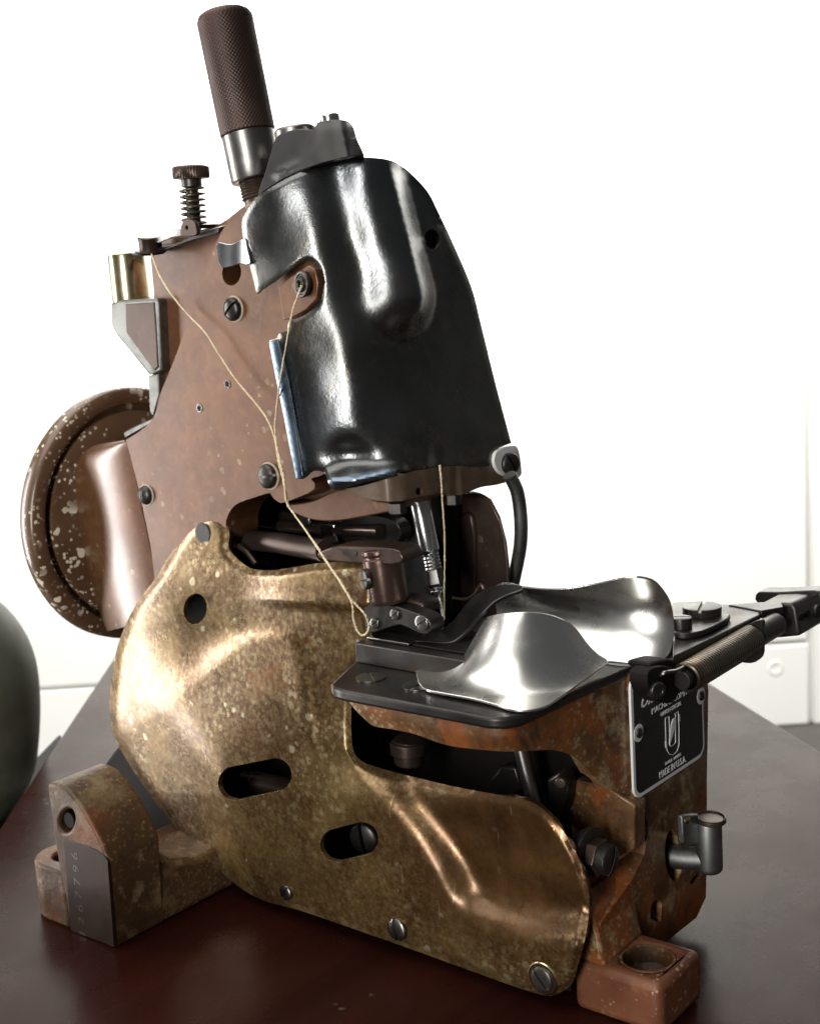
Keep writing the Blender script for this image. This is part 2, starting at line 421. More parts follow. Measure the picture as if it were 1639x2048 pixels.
def m_dark(name, a, b, rough=.36, metal=.85, tint=None, bumpy=.12, grain=0.):
    m = Mat(name)
    if grain: m.bump(m.noise(800, 3, .6), grain, .00035); m.bump(m.noise(210, 4, .65), grain*.7, .0005)
    c = m.mix(m.ramp(m.noise(22, 5, .6), .35, .7), a, b)
    if metal > .6: c = m.mix(m.ramp(m.noise(48, 6, .7, .4), .55, .68, 0, .55), c, (b[0]*1.5+.01, b[1]*1.15, b[2]*.85)); c = m.mix(m.ramp(m.noise(70, 3, .5, 0, m.stretch(1, .08, .3, .7)), .68, .72, 0, .6), c, (b[0]*2.6, b[1]*2.6, b[2]*2.5))
    if tint: c = m.mix(m.ramp(m.noise(11, 3, .5), .42, .66, 0, .9), c, tint)
    m.bump(m.noise(320, 4), bumpy, .0003)
    if bumpy > .1: m.bump(m.noise(60, 3), bumpy, .0008)
    return m.done(c, metal, m.ramp(m.noise(45, 5, .6), .3, .75, rough-.1, rough+.12), .5)
def m_steel(name, c0, rough, brushed=True, dirt=.0):
    m = Mat(name)
    c = m.mix(m.ramp(m.noise(90, 5, .65), .45, .75, 0, dirt), c0, (.06, .05, .045))
    if brushed: m.bump(m.noise(260, 3, .6, 0, m.stretch(.12, 1, 1)), .04, .0002)
    m.bump(m.noise(26, 2), .06, .001)
    return m.done(c, 1., m.ramp(m.noise(60, 4), .3, .75, max(rough-.05, .02), rough+.06), .5)
def m_plain(name, a, b, rough, scale=6, bump=.1):
    m = Mat(name); c = m.mix(m.ramp(m.noise(scale, 5, .6), .3, .7), a, b); m.bump(m.noise(scale*12, 4), bump, .0008); return m.done(c, 0, rough, .4)
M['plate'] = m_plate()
M['arm'] = m_brown('brown_arm_enamel', (.096, .038, .0135), (.150, .067, .0255), .6)
M['wheel'] = None

def m_bed():
    m = Mat('rust_stained_brown_enamel')
    c = m.mix(m.ramp(m.noise(30, 7, .7), .40, .60), (.075, .034, .013), (.18, .088, .034))
    c = m.mix(m.ramp(m.noise(24, 6, .68, .6), .50, .58, 0, .9), c, m.mix(m.noise(120, 4), (.15, .035, .008), (.30, .10, .022)))
    c = m.mix(m.ramp(m.noise(42, 7, .72), .55, .62, 0, .85), c, m.mix(m.noise(200, 4), (.20, .14, .065), (.42, .33, .18)))
    c = m.mix(m.math('MULTIPLY', m.spots(620, .8, .3, .7), m.ramp(m.noise(30, 4, .6), .44, .58, 0, .75)), c, (.36, .28, .15))
    c = m.mix(m.ramp(m.noise(33, 6, .7, .4), .56, .62, 0, .9), c, (.038, .020, .013))
    pt = m.n('ShaderNodeNewGeometry').outputs['Pointiness']
    c = m.mix(m.math('MULTIPLY', m.ramp(pt, .56, .66), m.ramp(m.noise(90, 4, .65), .40, .55, 0, .8)), c, (.44, .34, .20))
    m.bump(m.noise(260, 5, .65), .35, .0006); m.bump(m.noise(40, 3), .3, .0016)
    return m.done(c, .2, m.ramp(m.noise(60, 3), .3, .7, .3, .5), .5, .35, .25)
M['brk'] = m_brown('grey_brown_bracket_paint', (.075, .045, .027), (.13, .085, .05), .95, .5); M['padm'] = m_dark('dark_machined_pad', (.020, .010, .006), (.040, .021, .012), .42, .5); M['bed'] = m_bed(); M['cast'] = m_cast(); M['chip'] = m_plain('chipped_paint_edge', (.36, .28, .20), (.5, .42, .32), .6, 60); M['redfoot'] = m_redfoot()
M['cover'] = m_dark('blued_steel_cover', (.095, .095, .087), (.175, .172, .157), .28, .95, (.11, .122, .138), .12, .22)
M['blued'] = m_dark('blue_tempered_steel', (.10, .14, .19), (.22, .27, .33), .3, 1., None)
M['cap'] = m_dark('matt_black_casting', (.010, .009, .008), (.024, .021, .018), .48, .2)
M['gun'] = m_dark('dark_gun_metal', (.035, .032, .030), (.075, .07, .064), .38, .8)
M['gunbrown'] = m_dark('browned_steel', (.045, .030, .024), (.095, .066, .052), .38, .7)
def m_oil_shade():  # near-black with little sheen: shadow inside the base is put into the colour
    m = Mat('oily_iron_shade_black'); c = m.mix(m.ramp(m.noise(30, 5), .35, .7), (.005, .004, .0035), (.014, .011, .009)); m.bump(m.noise(200, 4), .2, .0004); return m.done(c, 0, .6, .12)
M['oil_shade'] = m_oil_shade(); M['std_shade'] = m_brown('arm_brown_shaded_copy', (.030, .017, .011), (.058, .034, .021), .5, .5)  # standard: arm brown made darker, the head's shadow painted into it
M['steel'] = m_steel('worn_bright_steel', (.66, .65, .64), .22, True, .5)
M['washer'] = m_steel('pale_washer_steel', (.75, .75, .73), .32, True, .2)
M['chrome'] = m_steel('polished_guard_steel', (.90, .89, .84), .27, False)
M['mid'] = m_steel('grey_machined_steel', (.23, .22, .205), .32, True, .6)
M['mid2'] = m_steel('scuffed_latch_steel', (.40, .41, .42), .3, True, .5)
M['brass'] = m_steel('oily_yellow_brass', (.68, .58, .36), .24, True, .55)
M['zinc'] = m_steel('stained_grey_zinc', (.21, .215, .20), .5, False, .85)
M['copper'] = m_dark('copper_brown_collar', (.052, .030, .024), (.11, .066, .052), .33, .7)
M['knurl'] = m_dark('knurled_brown_handle', (.045, .026, .02), (.085, .05, .04), .45, .55, (.10, .045, .035), .05)
M['spring'] = m_dark('spring_wire_steel', (.06, .048, .036), (.14, .115, .085), .33, .9)
M['black'] = m_dark('nameplate_black', (.010, .011, .009), (.014, .015, .012), .55, 0., None, .02)
M['alu'] = m_plain('bare_aluminium', (.70, .70, .67), (.80, .80, .77), .45, 20, .02)
def m_wheel():
    m = Mat('paint_spattered_wheel_enamel')
    c = m.mix(m.ramp(m.noise(24, 5, .6), .35, .68), (.085, .043, .02), (.14, .078, .04))
    s1 = m.math('MULTIPLY', m.spots(250, .66, .06, .6), m.ramp(m.noise(20, 3), .47, .56))
    s2 = m.math('MULTIPLY', m.spots(600, .6, .08, .5), m.ramp(m.noise(26, 3), .46, .56))
    s3 = m.spots(210, .28, .04, .2)
    c = m.mix(m.math('MAXIMUM', m.math('MAXIMUM', s1, s2), s3), c, (.74, .68, .52))
    m.bump(m.noise(200, 3), .12, .0003)
    return m.done(c, .05, m.ramp(m.noise(60, 3), .3, .7, .27, .42), .5, .3, .15)
M['wheel'] = m_wheel()
def m_thread():
    m = Mat('cream_cotton_thread'); c = m.mix(m.ramp(m.noise(900, 2), .35, .65), (.56, .44, .26), (.78, .68, .48)); return m.done(c, 0, .85, .2)
M['thread'] = m_thread()
def m_table():
    m = Mat('dark_polished_table_wood'); m.b.inputs['IOR'].default_value = 1.19
    g = m.noise(22, 5, .6, .3, m.stretch(1, .12, 1, math.radians(-46)))
    c = m.mix(m.ramp(g, .35, .7), (.011, .0028, .002), (.030, .0072, .0048))
    c = m.mix(m.ramp(m.noise(5, 5, .6), .55, .75, 0, .6), c, (.018, .010, .0085))
    dust = m.math('MULTIPLY', m.spots(300, .45, .06, .35), m.ramp(m.noise(9, 2), .66, .74))
    c = m.mix(m.math('MULTIPLY', dust, .5), c, (.5, .45, .4))
    scr = m.ramp(m.noise(10, 3, .5, 0, m.stretch(1, .04, 1, math.radians(-20))), .735, .745, 0, .5)
    r = m.ramp(m.noise(14, 6, .68), .3, .8, .2, .42)
    r = m.math('ADD', r, scr)
    m.bump(m.noise(35, 4, .6), .08, .0006)
    m.b.inputs['Specular Tint'].default_value = (1, .86, .78, 1)
    return m.done(m.mix(scr, c, (.07, .04, .035)), 0, r, .3, .0, .12)

M['table'] = m_table()
M['wall'] = m_plain('white_wall_paint', (.80, .795, .76), (.85, .845, .82), .6, 3)
M['floor'] = m_plain('dark_floor', (.045, .04, .035), (.07, .065, .055), .5)
M['olive'] = m_dark('dark_olive_crackle_paint', (.050, .052, .034), (.11, .112, .08), .5, .1)
# ------------------------------------------------------------------ setting
def group_empty(name, loc, label, cat, grp=None):
    e = bpy.data.objects.new(name, None); COL.objects.link(e); e.location = Vector(loc)*MM; e.empty_display_size = .02
    e['label'] = label; e['category'] = cat
    if grp: e['group'] = grp
    return e
FH = np.array([CF[0], CF[1], 0.]); FH /= np.linalg.norm(FH); RH = np.array([FH[1], -FH[0], 0.])
WALLC = CAM+FH*2700.
def wallpt(px, off=0.):
    d = ray(px)[0]; t = ((WALLC-FH*off-CAM)@FH)/(d@FH); return CAM+d*t
FLOORZ = -720.
def wallboard(name, x0, x1, z0, z1, parent=None, proud=0.):
    c = np.array([WALLC[0], WALLC[1], 0.])-FH*proud
    a = [c+RH*x0+[0, 0, z0], c+RH*x1+[0, 0, z0], c+RH*x1+[0, 0, z1], c+RH*x0+[0, 0, z1]]
    return prism3(name, a, FH*40., M['wall'], parent, bevel=3.)
sx = (wallpt((1616, 800))-WALLC)@RH; sz = wallpt((1575, 1286))[2]; sz2 = wallpt((125, 1376))[2]
wall = wallboard('wall', -5200, 5200, FLOORZ, 2600, None, -14); wall['kind'] = 'structure'; wall['label'] = 'overexposed white painted wall behind the machine'
def vgap(x): return 4
wallboard('wall_panel', -5200, sx-5, sz+5, 2590, wall); wallboard('wall_panel', sx+5, 5200, FLOORZ+1, 2590, wall, 2)
wallboard('wall_panel', -5200, sx-5, FLOORZ+1, sz-5, wall)
wp = wallpt((1550, 1336)); lathe('wall_plug', [(17, -2), (16, .8), (13, 1.6), (11, .8), (0, .8)], wp, -FH, M['wall'], wall, 24, 1)
fl = obj('floor', [(-9000, -4000, FLOORZ), (6000, -4000, FLOORZ), (6000, 9000, FLOORZ), (-9000, 9000, FLOORZ)], [(0, 1, 2, 3)], M['floor']); fl['kind'] = 'structure'
# table: a narrow polished board
TL, TR = np.array([-354., 102.]), np.array([21., 314.]); DL, DR = np.array([-.655, .756]), np.array([-.80, .60])
tp = [TL+DL*330, TL-DL*1100, TR-DR*1250, TR+DR*330]
table = group_empty('table', (100, -60, FLOORZ), 'dark polished wooden table top the sewing machine stands on', 'table')
prism3('table_top', [(p[0], p[1], 0.) for p in tp], (0, 0, -30), M['table'], table, bevel=9., seg=4)
lathe('pedestal', [(160, FLOORZ), (160, FLOORZ+25), (60, FLOORZ+60), (55, -40), (120, -31)], (60, -40, 0), (0, 0, 1), M['table'], table, 32, 3)
# neighbouring bench with the rounded olive housing at the left edge of the picture
bz = -46.
bench = group_empty('bench', (-700, 100, FLOORZ), 'dark low bench beyond the left edge of the table', 'bench')
bt = P([(126, 1462), (52, 1545), (-60, 1655)], Z=bz)
bdir = bt[0]-bt[2]; bdir /= np.linalg.norm(bdir); bn = np.array([-bdir[1], bdir[0], 0])
if bn[0] > 0: bn = -bn
b0 = bt[0]; b1 = b0-bdir*700
prism3('bench_top', [b0+bn*2, b1+bn*2, b1+np.array([330., -250, 0]), b0+np.array([90., -60, 0])], (0, 0, -22), M['oil_shade'], bench, bevel=3)
bleg = (b0+b1)/2+np.array([60., -60, 0]); lathe('bench_leg', [(25, FLOORZ), (25, bz-22.5)], (bleg[0], bleg[1], 0), (0, 0, 1), M['oil_shade'], bench, 20, 1)
hp = P((-36, 1640), Z=bz); k = pxmm(hp)
sil = [(1150, -8), (1170, 22), (1191, 62), (1220, 93), (1263, 120), (1310, 136), (1353, 141), (1400, 140), (1455, 134), (1501, 126), (1540, 118), (1572, 105), (1603, 82), (1626, 62), (1640, 55)]
hous = lathe('rounded_housing', [(max(r, 0)/k+.01, (1640-y)/k*1.02) for y, r in sil[::-1]], hp, (0, 0, 1), M['olive'], None, 56, 0, subsurf=1)
hous['label'] = 'dark olive rounded housing cut off by the left edge'; hous['category'] = 'housing'

# ------------------------------------------------------------------ the machine
MACHINE = group_empty('sewing_machine', (-20, 30, 0), 'old brown and gold industrial sewing machine with dark steel head cover', 'sewing machine')
G = MACHINE
def smax(a, b, k):
    h = np.clip(.5+.5*(a-b)/k, 0, 1); return b+(a-b)*h+k*h*(1-h)
# --- base: left foot
lf = P([(94, 1569), (100, 1567), (115, 1570), (135, 1581), (157, 1607), (183, 1649), (203, 1688), (213, 1716), (216, 1724), (229, 1900), (150, 1870), (141, 1865), (130, 1790), (118, 1737), (110, 1691), (100, 1620)], Y=-61.7)
lf[:, 2] = np.maximum(lf[:, 2], 0); lf[9, 2] = lf[10, 2] = lf[11, 2] = 0
hole = P(np.array([(133+15*math.cos(t)-4*math.sin(t), 1643+24*math.sin(t)) for t in np.linspace(0, 2*math.pi, 22, endpoint=False)]), Y=-61.7)
foot = prism3('foot', lf, (0, 27, 0), M['cast'], G, [hole], bevel=1.4, seg=3)
foot.name = 'foot'
lathe('bushing', [(3.4, 0), (3.4, 7), (2.4, 7), (2.4, 20), (0, 20)], hole.mean(0)+[0, 1.2, 0], (0, 1, 0), M['oil_shade'], foot, 24, .2)
# lower leg running back under the machine
leg = prism3('base_leg', [(-99.9, -50, 0), (-99.9, -50, 33), (-99.9, -35, 32), (-99.9, -27, 25), (-99.9, -14, 21), (-99.9, 30, 20), (-99.9, 60, 20), (-99.9, 60, 0)], (-42, 0, 0), M['cast'], G, bevel=3, seg=3)
th = np.linspace(0, 2*math.pi, 28, endpoint=False)
lugc = np.array([-146., -48., 0]); lug = [(lugc[0]+14*math.cos(t), lugc[1]+13.4*math.sin(t), 0.) for t in np.linspace(math.pi*.55, math.pi*1.55, 16)]+[(-131, -61.2, 0), (-131, -36, 0)]
prism3('bolt_lug', lug, (0, 0, 25), M['cast'], G, [[(lugc[0]+1+6.5*math.cos(t), lugc[1]+6.5*math.sin(t), 0.) for t in th]], bevel=1.2)
pad = P([(126, 1679), (134, 1681), (160, 1687), (190, 1699), (207, 1710), (215, 1724), (228, 1895), (141, 1862)], Y=-62.0)
pad = prism3('serial_pad', pad, (0, 1.5, 0), M['padm'], foot, bevel=.25)
sp0, sp1 = P((165, 1868), Y=-62.02), P((149, 1712), Y=-62.02)
for i, ch in enumerate('1267796'):
    q = sp0+(sp1-sp0)*(i/6.+.0); d_ = (sp1-sp0)/np.linalg.norm(sp1-sp0)
    lettering('stamped_digit', ch, q, d_, np.array([-d_[2], 0, d_[0]]), 3.1 if ch != '1' else 1.2, 4.0, M['mid'], foot, 0, -.012)
bs_ = P([(206, 1530), (226, 1503), (246, 1480), (300, 1450), (520, 1790), (440, 1800), (330, 1762)], Y=12.); bs_[:, 2] = np.maximum(bs_[:, 2], 1)
prism3('base_web', bs_, (6, 40, 0), M['oil_shade'], G, bevel=2)  # its black stands in for the shadow between foot and plate
# --- base: right foot
rf = [(79.5, 2.5, 0), (114.8, 2.5, 0), (114.8, 33, 0), (79.5, 33, 0)]
bc = np.array([101.5, 17.5, 0])
rfoot = prism3('foot', rf, (0, 0, 19.5), M['redfoot'], G, [[(bc[0]+9.2*math.cos(t), bc[1]+9.2*math.sin(t), 0.) for t in th]], bevel=3.2, seg=4)
lathe('counterbore', [(4.2, 1.5), (4.2, 8), (7.5, 10.5), (9.6, 12), (9.9, 19.2), (9.0, 19.4), (9.0, 12.5), (7, 11), (3.9, 8.5), (3.9, 1.5)], bc, (0, 0, 1), M['cast'], rfoot, 36, .2)
prism3('foot_fillet', [(80, 4.5, 18), (80, 4.5, 42), (87, 4.5, 38), (89.6, 4.5, 30), (90.6, 4.5, 23), (92, 4.5, 19.4), (90, 4.5, 17)], (0, 27, 0), M['bed'], rfoot, bevel=1.2)
# fillet casting from the foot up into the end wall
EX = 89.
ew = P([(1255, 1346), (1266, 1500), (1270, 1600), (1288, 1622), (1296, 1660), (1288, 1710), (1262, 1762), (1226, 1812), (1200, 1848), (1198, 1880), (1212, 1903), (1255, 1925), (1330, 1885), (1392, 1836), (1411, 1795), (1413, 1700), (1413, 1560), (1416, 1380), (1410, 1330)], X=EX)
ew[:, 2] = np.clip(ew[:, 2], 2, 119)
def bendx(v):                       # lower end wall leans inward to the base
    return v
oh = P(np.array([(1346+17*math.cos(t)+3*math.sin(t), 1712+52*math.sin(t)) for t in np.linspace(0, 2*math.pi, 24, endpoint=False)]), X=EX)
kh = [P(spline([(1300, 1838), (1300, 1838), (1302, 1812), (1313, 1800), (1322, 1806), (1322, 1830), (1322, 1830), (1318, 1845)], 4), X=EX), P(spline([(1385, 1770), (1403, 1752), (1406, 1740), (1400, 1742), (1380, 1762)], 4), X=EX)]
endw = prism3('end_wall', ew, (-16, 0, 0), M['bed'], G, [oh]+kh, bevel=2.6, seg=3)
# --- bed overhang: rusty painted band that turns the corner under the cloth plate
bedf = implicit(lambda p: smax(p[:, 0]-(80.3+.128*(p[:, 1]+30)), -(p[:, 1]+28.6), 17.))
bed = wrap('bed_casting', [(686, 1386), (686, 1386), (760, 1400), (900, 1425), (985, 1442), (1040, 1436), (1120, 1398), (1180, 1368), (1264, 1336), (1264, 1336), (1268, 1480), (1272, 1592), (1272, 1592), (1236, 1586), (1206, 1571), (1180, 1546), (1150, 1516), (1110, 1501), (1060, 1502), (1000, 1503), (900, 1492), (830, 1469), (790, 1460), (752, 1454), (738, 1447), (715, 1425), (700, 1408)], [], bedf, M['bed'], G, thick=9., grid=11, bevel=1.4,
    disp=lambda q: 2.2*sstep(0, 26, seg_dist(q, np.array([(738., 1447), (830, 1469), (900, 1492), (1000, 1503), (1110, 1501), (1150, 1516), (1180, 1546), (1206, 1571), (1272, 1592)]), False))-2.2)
core = box('bed_core', (-60, 40, 3), (72.5, 90, 116), M['oil_shade'], G, 2)
box('base_floor', (-57, 6, 3), (76, 40, 9), M['oil_shade'], G, 1)
# inner rusty web seen through the opening
pp('inner_web', [(1128, 1600), (1150, 1560), (1215, 1575), (1268, 1610), (1268, 1700), (1225, 1730), (1150, 1700)], M['bed'], G, (0, 8, 0), Y=30., bevel=.8)
# --- cloth plate
cp = [tuple(p[:2]) for p in P([(661, 1366), (668, 1376), (684, 1381), (780, 1399), (900, 1421), (975, 1435), (1005, 1436), (1045, 1429), (1100, 1404), (1180, 1367), (1262, 1333)], Z=120.5)]
cp = cp+[(91, 70), (91, 92), (-30, 92), (-30, 20), (-7, -6)]
cloth = prism3('cloth_plate', [(x, y, 120.5) for x, y in cp], (0, 0, -4.2), M['gun'], G, bevel=1.5, seg=3)
def on_plate(px, z): return P(px, Z=z)
screw_head('screw', on_plate((741, 1356), 120.6), (0, 0, 1), 5.6, .5, 50, M['mid'], cloth, dome=.3, depth=1.2, slotw=.1)
screw_head('screw', on_plate((838, 1372), 120.6), (0, 0, 1), 6.0, .5, 10, M['mid'], cloth, dome=.3, depth=1.2, slotw=.1)
# --- needle plate block
nb0 = P((712, 1326), Z=120.5)
nblk = box('needle_plate', (nb0[0], nb0[1], 120.7), (62, nb0[1]+34, 128.4), M['gun'], G, .5)
box('slide_plate', (nb0[0]+1.5, nb0[1]+5, 128.6), (nb0[0]+22, nb0[1]+14, 129.6), M['mid'], nblk, .3)
box('feed_strip', (nb0[0]+23, nb0[1]+6, 128.6), (58, nb0[1]+20, 129.4), M['oil_shade'], nblk, .3)
# --- interior mechanism glimpsed below the bed
tube('rod', [P((1042, 1498), Y=24), P((1052, 1540), Y=24), P((1070, 1605), Y=24)], 3.2, M['mid'], G, 16)
tube('link_rod', [P((818, 1478), Y=14), P((818, 1525), Y=14)], 6, M['gunbrown'], G, 20)
lathe('collar', [(5, 0), (7.4, .5), (7.4, 5), (5, 6)], P((818, 1508), Y=14), (0, 0, 1), M['gunbrown'], G, 28, .3)
pp('crank', [(978, 1560), (1000, 1532), (1030, 1535), (1042, 1580), (1020, 1600), (985, 1590)], M['gun'], G, (0, 6, 0), Y=28, bevel=1)
lathe('pivot_pin', [(2.4, -10), (2.4, 0), (1.8, .6), (0, .7)], P((1121, 1567), Y=20), (.3, -1, 0), M['gunbrown'], G, 20, .2)
pp('lever', [(1092, 1560), (1118, 1545), (1140, 1562), (1136, 1600), (1120, 1650), (1096, 1640)], M['gun'], G, (0, 5, 0), Y=25, bevel=1)
# hex bolt with washer beside the cover plate
hb = P((1184, 1712), X=82)
hbolt = lathe('hex_bolt', [(8.6, -5), (8.6, -2.2), (10.6, -2), (10.6, -.2), (9.8, 0), (6.4, 0)], hb, (1, 0, 0), M['gun'], G, 36, .3)
lathe('nut', [(7.0, 0), (7.0, 4), (6.2, 4.4)], hb, (1, 0, 0), M['gunbrown'], hbolt, 6, .3, sharp=20)
screw_head('screw', hb+[4.2, 0, 0], (1, 0, 0), 5.6, 4.5, 62, M['gun'], hbolt, dome=.3, depth=.35)
# --- front cover plate (pressed sheet with raised mesa and recessed pocket)
PLATE = [(427, 1033), (445, 1040), (456, 1054), (459, 1072), (457, 1095), (471, 1114), (493, 1132), (511, 1139), (548, 1140), (595, 1133), (640, 1126), (712, 1122), (745, 1121), (745, 1121), (748, 1190), (742, 1290), (742, 1290), (732, 1312), (712, 1340), (704, 1380), (702, 1428), (704, 1489), (719, 1519), (762, 1537), (884, 1568), (975, 1586), (1054, 1601), (1103, 1635), (1140, 1684), (1162, 1730), (1175, 1772), (1178, 1818), (1170, 1875), (1155, 1933), (1144, 1967), (1124, 1984), (1095, 1992), (1044, 1979), (929, 1938), (814, 1896), (700, 1856), (598, 1821), (534, 1804), (483, 1778), (427, 1731), (371, 1676), (316, 1612), (273, 1552), (239, 1496), (224, 1458), (219, 1407), (223, 1355), (236, 1289), (266, 1219), (310, 1157), (339, 1110), (365, 1069), (388, 1044), (408, 1035)]
def ell(c, rx, ry, n=26, tilt=0.):
    t = np.linspace(0, 2*math.pi, n, endpoint=False); x = rx*np.cos(t); y = ry*np.sin(t)
    return np.c_[c[0]+x*math.cos(tilt)-y*math.sin(tilt), c[1]+x*math.sin(tilt)+y*math.cos(tilt)]
def capsule(a, b, ra, rb):
    a = np.array(a, float); b = np.array(b, float); an = math.atan2(*(b-a)[::-1]); out = []
    for t in np.linspace(math.pi/2, 3*math.pi/2, 12): out.append(a+ra*np.array([math.cos(t+an), math.sin(t+an)]))
    for t in np.linspace(-math.pi/2, math.pi/2, 12): out.append(b+rb*np.array([math.cos(t+an), math.sin(t+an)]))
    return np.array(out)
arc = [(150, 1395), (285, 1345), (345, 1322), (400, 1312), (440, 1290), (490, 1268), (560, 1261), (598, 1270), (622, 1300), (640, 1350), (660, 1420), (700, 1500)]
mesa = np.array(list(spline(arc, 12, False))+[(760, 1500), (1400, 1500), (1400, 2200), (100, 2200), (100, 1400)])
crest = np.array(list(spline([(262, 1180), (268, 1270), (288, 1345), (350, 1420), (440, 1548), (490, 1645), (512, 1730), (545, 1790), (640, 1830), (760, 1872), (930, 1930), (1060, 1975)], 12, False))+[(1400, 2000), (1400, 1000), (262, 1000)])
pocket = spline([(728, 1500), (800, 1500), (960, 1540), (1100, 1580), (1200, 1680), (1215, 1820), (1180, 1860), (1080, 1862), (985, 1838), (925, 1800), (885, 1730), (840, 1665), (780, 1590), (735, 1540)], 12)
bead = np.array([(500., 1190), (560, 1202), (640, 1208), (740, 1212), (800, 1213)])
def plate_disp(q):
    y = q[:, 1]
    lev = np.interp(y, [1040, 1200, 1290, 1400, 1590, 1740, 1900], [0, 5.0, 6.0, 9.5, 13.5, 12., 9.])
    up_ = np.interp(y, [1040, 1130, 1200, 1290, 1600], [0, 1.5, 3.2, 2.6, 2.6])
    wf = np.interp(q[:, 0], [250, 330, 420, 500, 570, 610, 650], [6, 5, 2.2, 1.15, 1.15, 2.6, 6])
    lev = up_+(lev-up_)*sstep(-15, 19, sdf(q, mesa)/wf)
    sc = sdf(q, crest); left = lev+np.minimum(sc, 0)*.62/5.1
    w_ = np.interp(y, [1250, 1330, 1420, 1560, 1700], [60, 115, 62, 34, 30]); sl = .55/5.1
    t_ = np.clip(.5-sc/w_, 0, 1); h = lev-np.where(sc > -w_/2, t_**2*w_*sl*.5, w_*sl*.5+(-sc-w_/2)*sl)
    # the upper apron lies in front of the bead, the field below it behind
    up = sstep(-16, 10, np.interp(q[:, 0], bead[:, 0], bead[:, 1])-q[:, 1])*sstep(420, 560, q[:, 0])
    h += 2.6*up*sstep(470, 600, q[:, 0]) + 1.6*np.exp(-(seg_dist(q, bead, False)/12.)**2)*sstep(470, 600, q[:, 0])
    h -= 4.0*sstep(0, 120, 1190-q[:, 1])
    h -= 12.5*sstep(-34, 58, sdf(q, pocket))
    # soft shoulder from the oval hole down the left rim
    h += 1.5*np.exp(-(((q[:, 0]-330)/70)**2+((q[:, 1]-1215)/55)**2))
    # slightly dished screw seats and hand made unevenness
    h += .5*np.sin(q[:, 0]/47.+1)*np.sin(q[:, 1]/61.)
    ed = seg_dist(q, PL)
    h -= 2.2*(1-sstep(0, 16, ed))
    return h
PL = spline(PLATE, 8)
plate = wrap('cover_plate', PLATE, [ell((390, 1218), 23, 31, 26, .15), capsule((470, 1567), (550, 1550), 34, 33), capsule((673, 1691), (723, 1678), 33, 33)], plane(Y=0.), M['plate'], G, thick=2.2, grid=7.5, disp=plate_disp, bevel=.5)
NY = np.array([0, -1., 0])
def plate_pt(px):
    d = ray(px)[0]; d = d/np.linalg.norm(d); return P(px, Y=0.)-d*plate_disp(np.array([px], float))[0]
for px, r, h, sl, ring in [((573, 1785), 3.3, 1.4, 62, 0), ((796, 1858), 4.6, 2.0, 100, 0), ((1085, 1957), 4.5, 1.6, 132, 1)]:
    q = plate_pt(px)
    s_ = screw_head('screw', q+NY*.2, NY, r, h, sl, M['mid'] if not ring else M['gun'], plate, dome=.6, slotw=.14, depth=.6)
    if ring: lathe('washer', [(4.9, -.3), (5.9, -.3), (6.2, .1), (5.8, .5), (4.9, .5)], q, NY, M['brass'], s_, 32, 0)
q = plate_pt((406, 1066)); sc_ = lathe('countersunk_screw', [(4.6, .3), (4.0, .35), (3.1, -.4), (2.9, -.5), (0, -.5)], q, NY, M['gun'], plate, 28, 0)
ctr = PL.mean(0); inner = [p for p in PL[::2]]
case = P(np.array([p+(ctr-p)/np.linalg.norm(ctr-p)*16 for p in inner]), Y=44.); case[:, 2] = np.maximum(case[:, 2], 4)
prism3('gear_case', case, (0, 24, 0), M['oil_shade'], G, bevel=1)
# things behind the plate's slots
lathe('shaft', [(5.5, -30), (5.5, 0), (4.4, .6), (4.4, 6), (2, 6.4), (1.8, 3), (0, 3)], P((508, 1566), Y=24), (-1, -.25, .1), M['gunbrown'], G, 28, .3)
box('bearing_block', (-70, 24, 50), (-52, 36, 72), M['oil_shade'], G, 1)
screw_head('screw', P((735, 1672), Y=14), (.2, -1, 0), 6.5, 5, 100, M['gun'], G, dome=.3, depth=.5)
# --- arm casting
arm_r = [(300, 505), (300, 505), (322, 474), (345, 466), (430, 452), (500, 404), (560, 380), (640, 420), (640, 420), (700, 960), (700, 960), (640, 1000), (544, 985), (460, 1040), (440, 1090), (440, 1090), (300, 1180), (215, 1240), (178, 1100), (160, 960), (195, 893), (250, 880), (308, 838), (308, 838), (325, 780), (322, 745)]
arm = pp('arm_casting', arm_r, M['arm'], G, (0, 54, 0), Y=22., step=14, bevel=3, seg=3)
arm_f = [(506, 405), (506, 405), (478, 427), (450, 452), (434, 482), (416, 527), (389, 603), (369, 664), (342, 735), (320, 789), (308, 833), (285, 858), (252, 880), (252, 880), (274, 966), (301, 1093), (309, 1160), (309, 1160), (440, 1090), (452, 1040), (470, 1010), (505, 996), (540, 986), (548, 998), (560, 1006), (578, 1001), (616, 986), (629, 977), (629, 966), (621, 958), (621, 958), (665, 900), (655, 560), (600, 400), (600, 400)]
sl = ell((463, 545), 19, 26, 22, .1)
armf = pp('side_plate', arm_f, M['arm'], arm, (0, 18.5, 0), Y=3., step=12, bevel=1.6, seg=3, holes=[sl])
def armpt(px, y=3.): return P(px, Y=y)
for px, r, h, sl_, dm in [((467, 618), 4.7, 3.4, 40, .6), ((537, 952), 5.0, 3.6, 10, .6), ((292, 990), 4.3, 3.2, 90, .9)]:
    screw_head('screw', armpt(px)+NY*-.3, NY, r, h, sl_, M['gun'], armf, dome=dm, slotw=.11, depth=.45 if dm < .8 else .02)
    lathe('chipped_ring', [(r*.9, .05), (r*1.13, .05), (r*1.1, .25), (r*.9, .25)], armpt(px)+[.35, 0, 0], NY, M['chip'], armf, 28, 0)
for px in [(455, 768), (399, 816)]:
    lathe('threaded_hole', [(1.75, .02), (1.75, .3), (1.2, .3), (1.1, .06), (0, .06)], armpt(px), NY, M['steel'], armf, 20, 0)
    lathe('hole', [(1.15, .3), (0, .34)], armpt(px), NY, M['oil_shade'], armf, 16, 0)
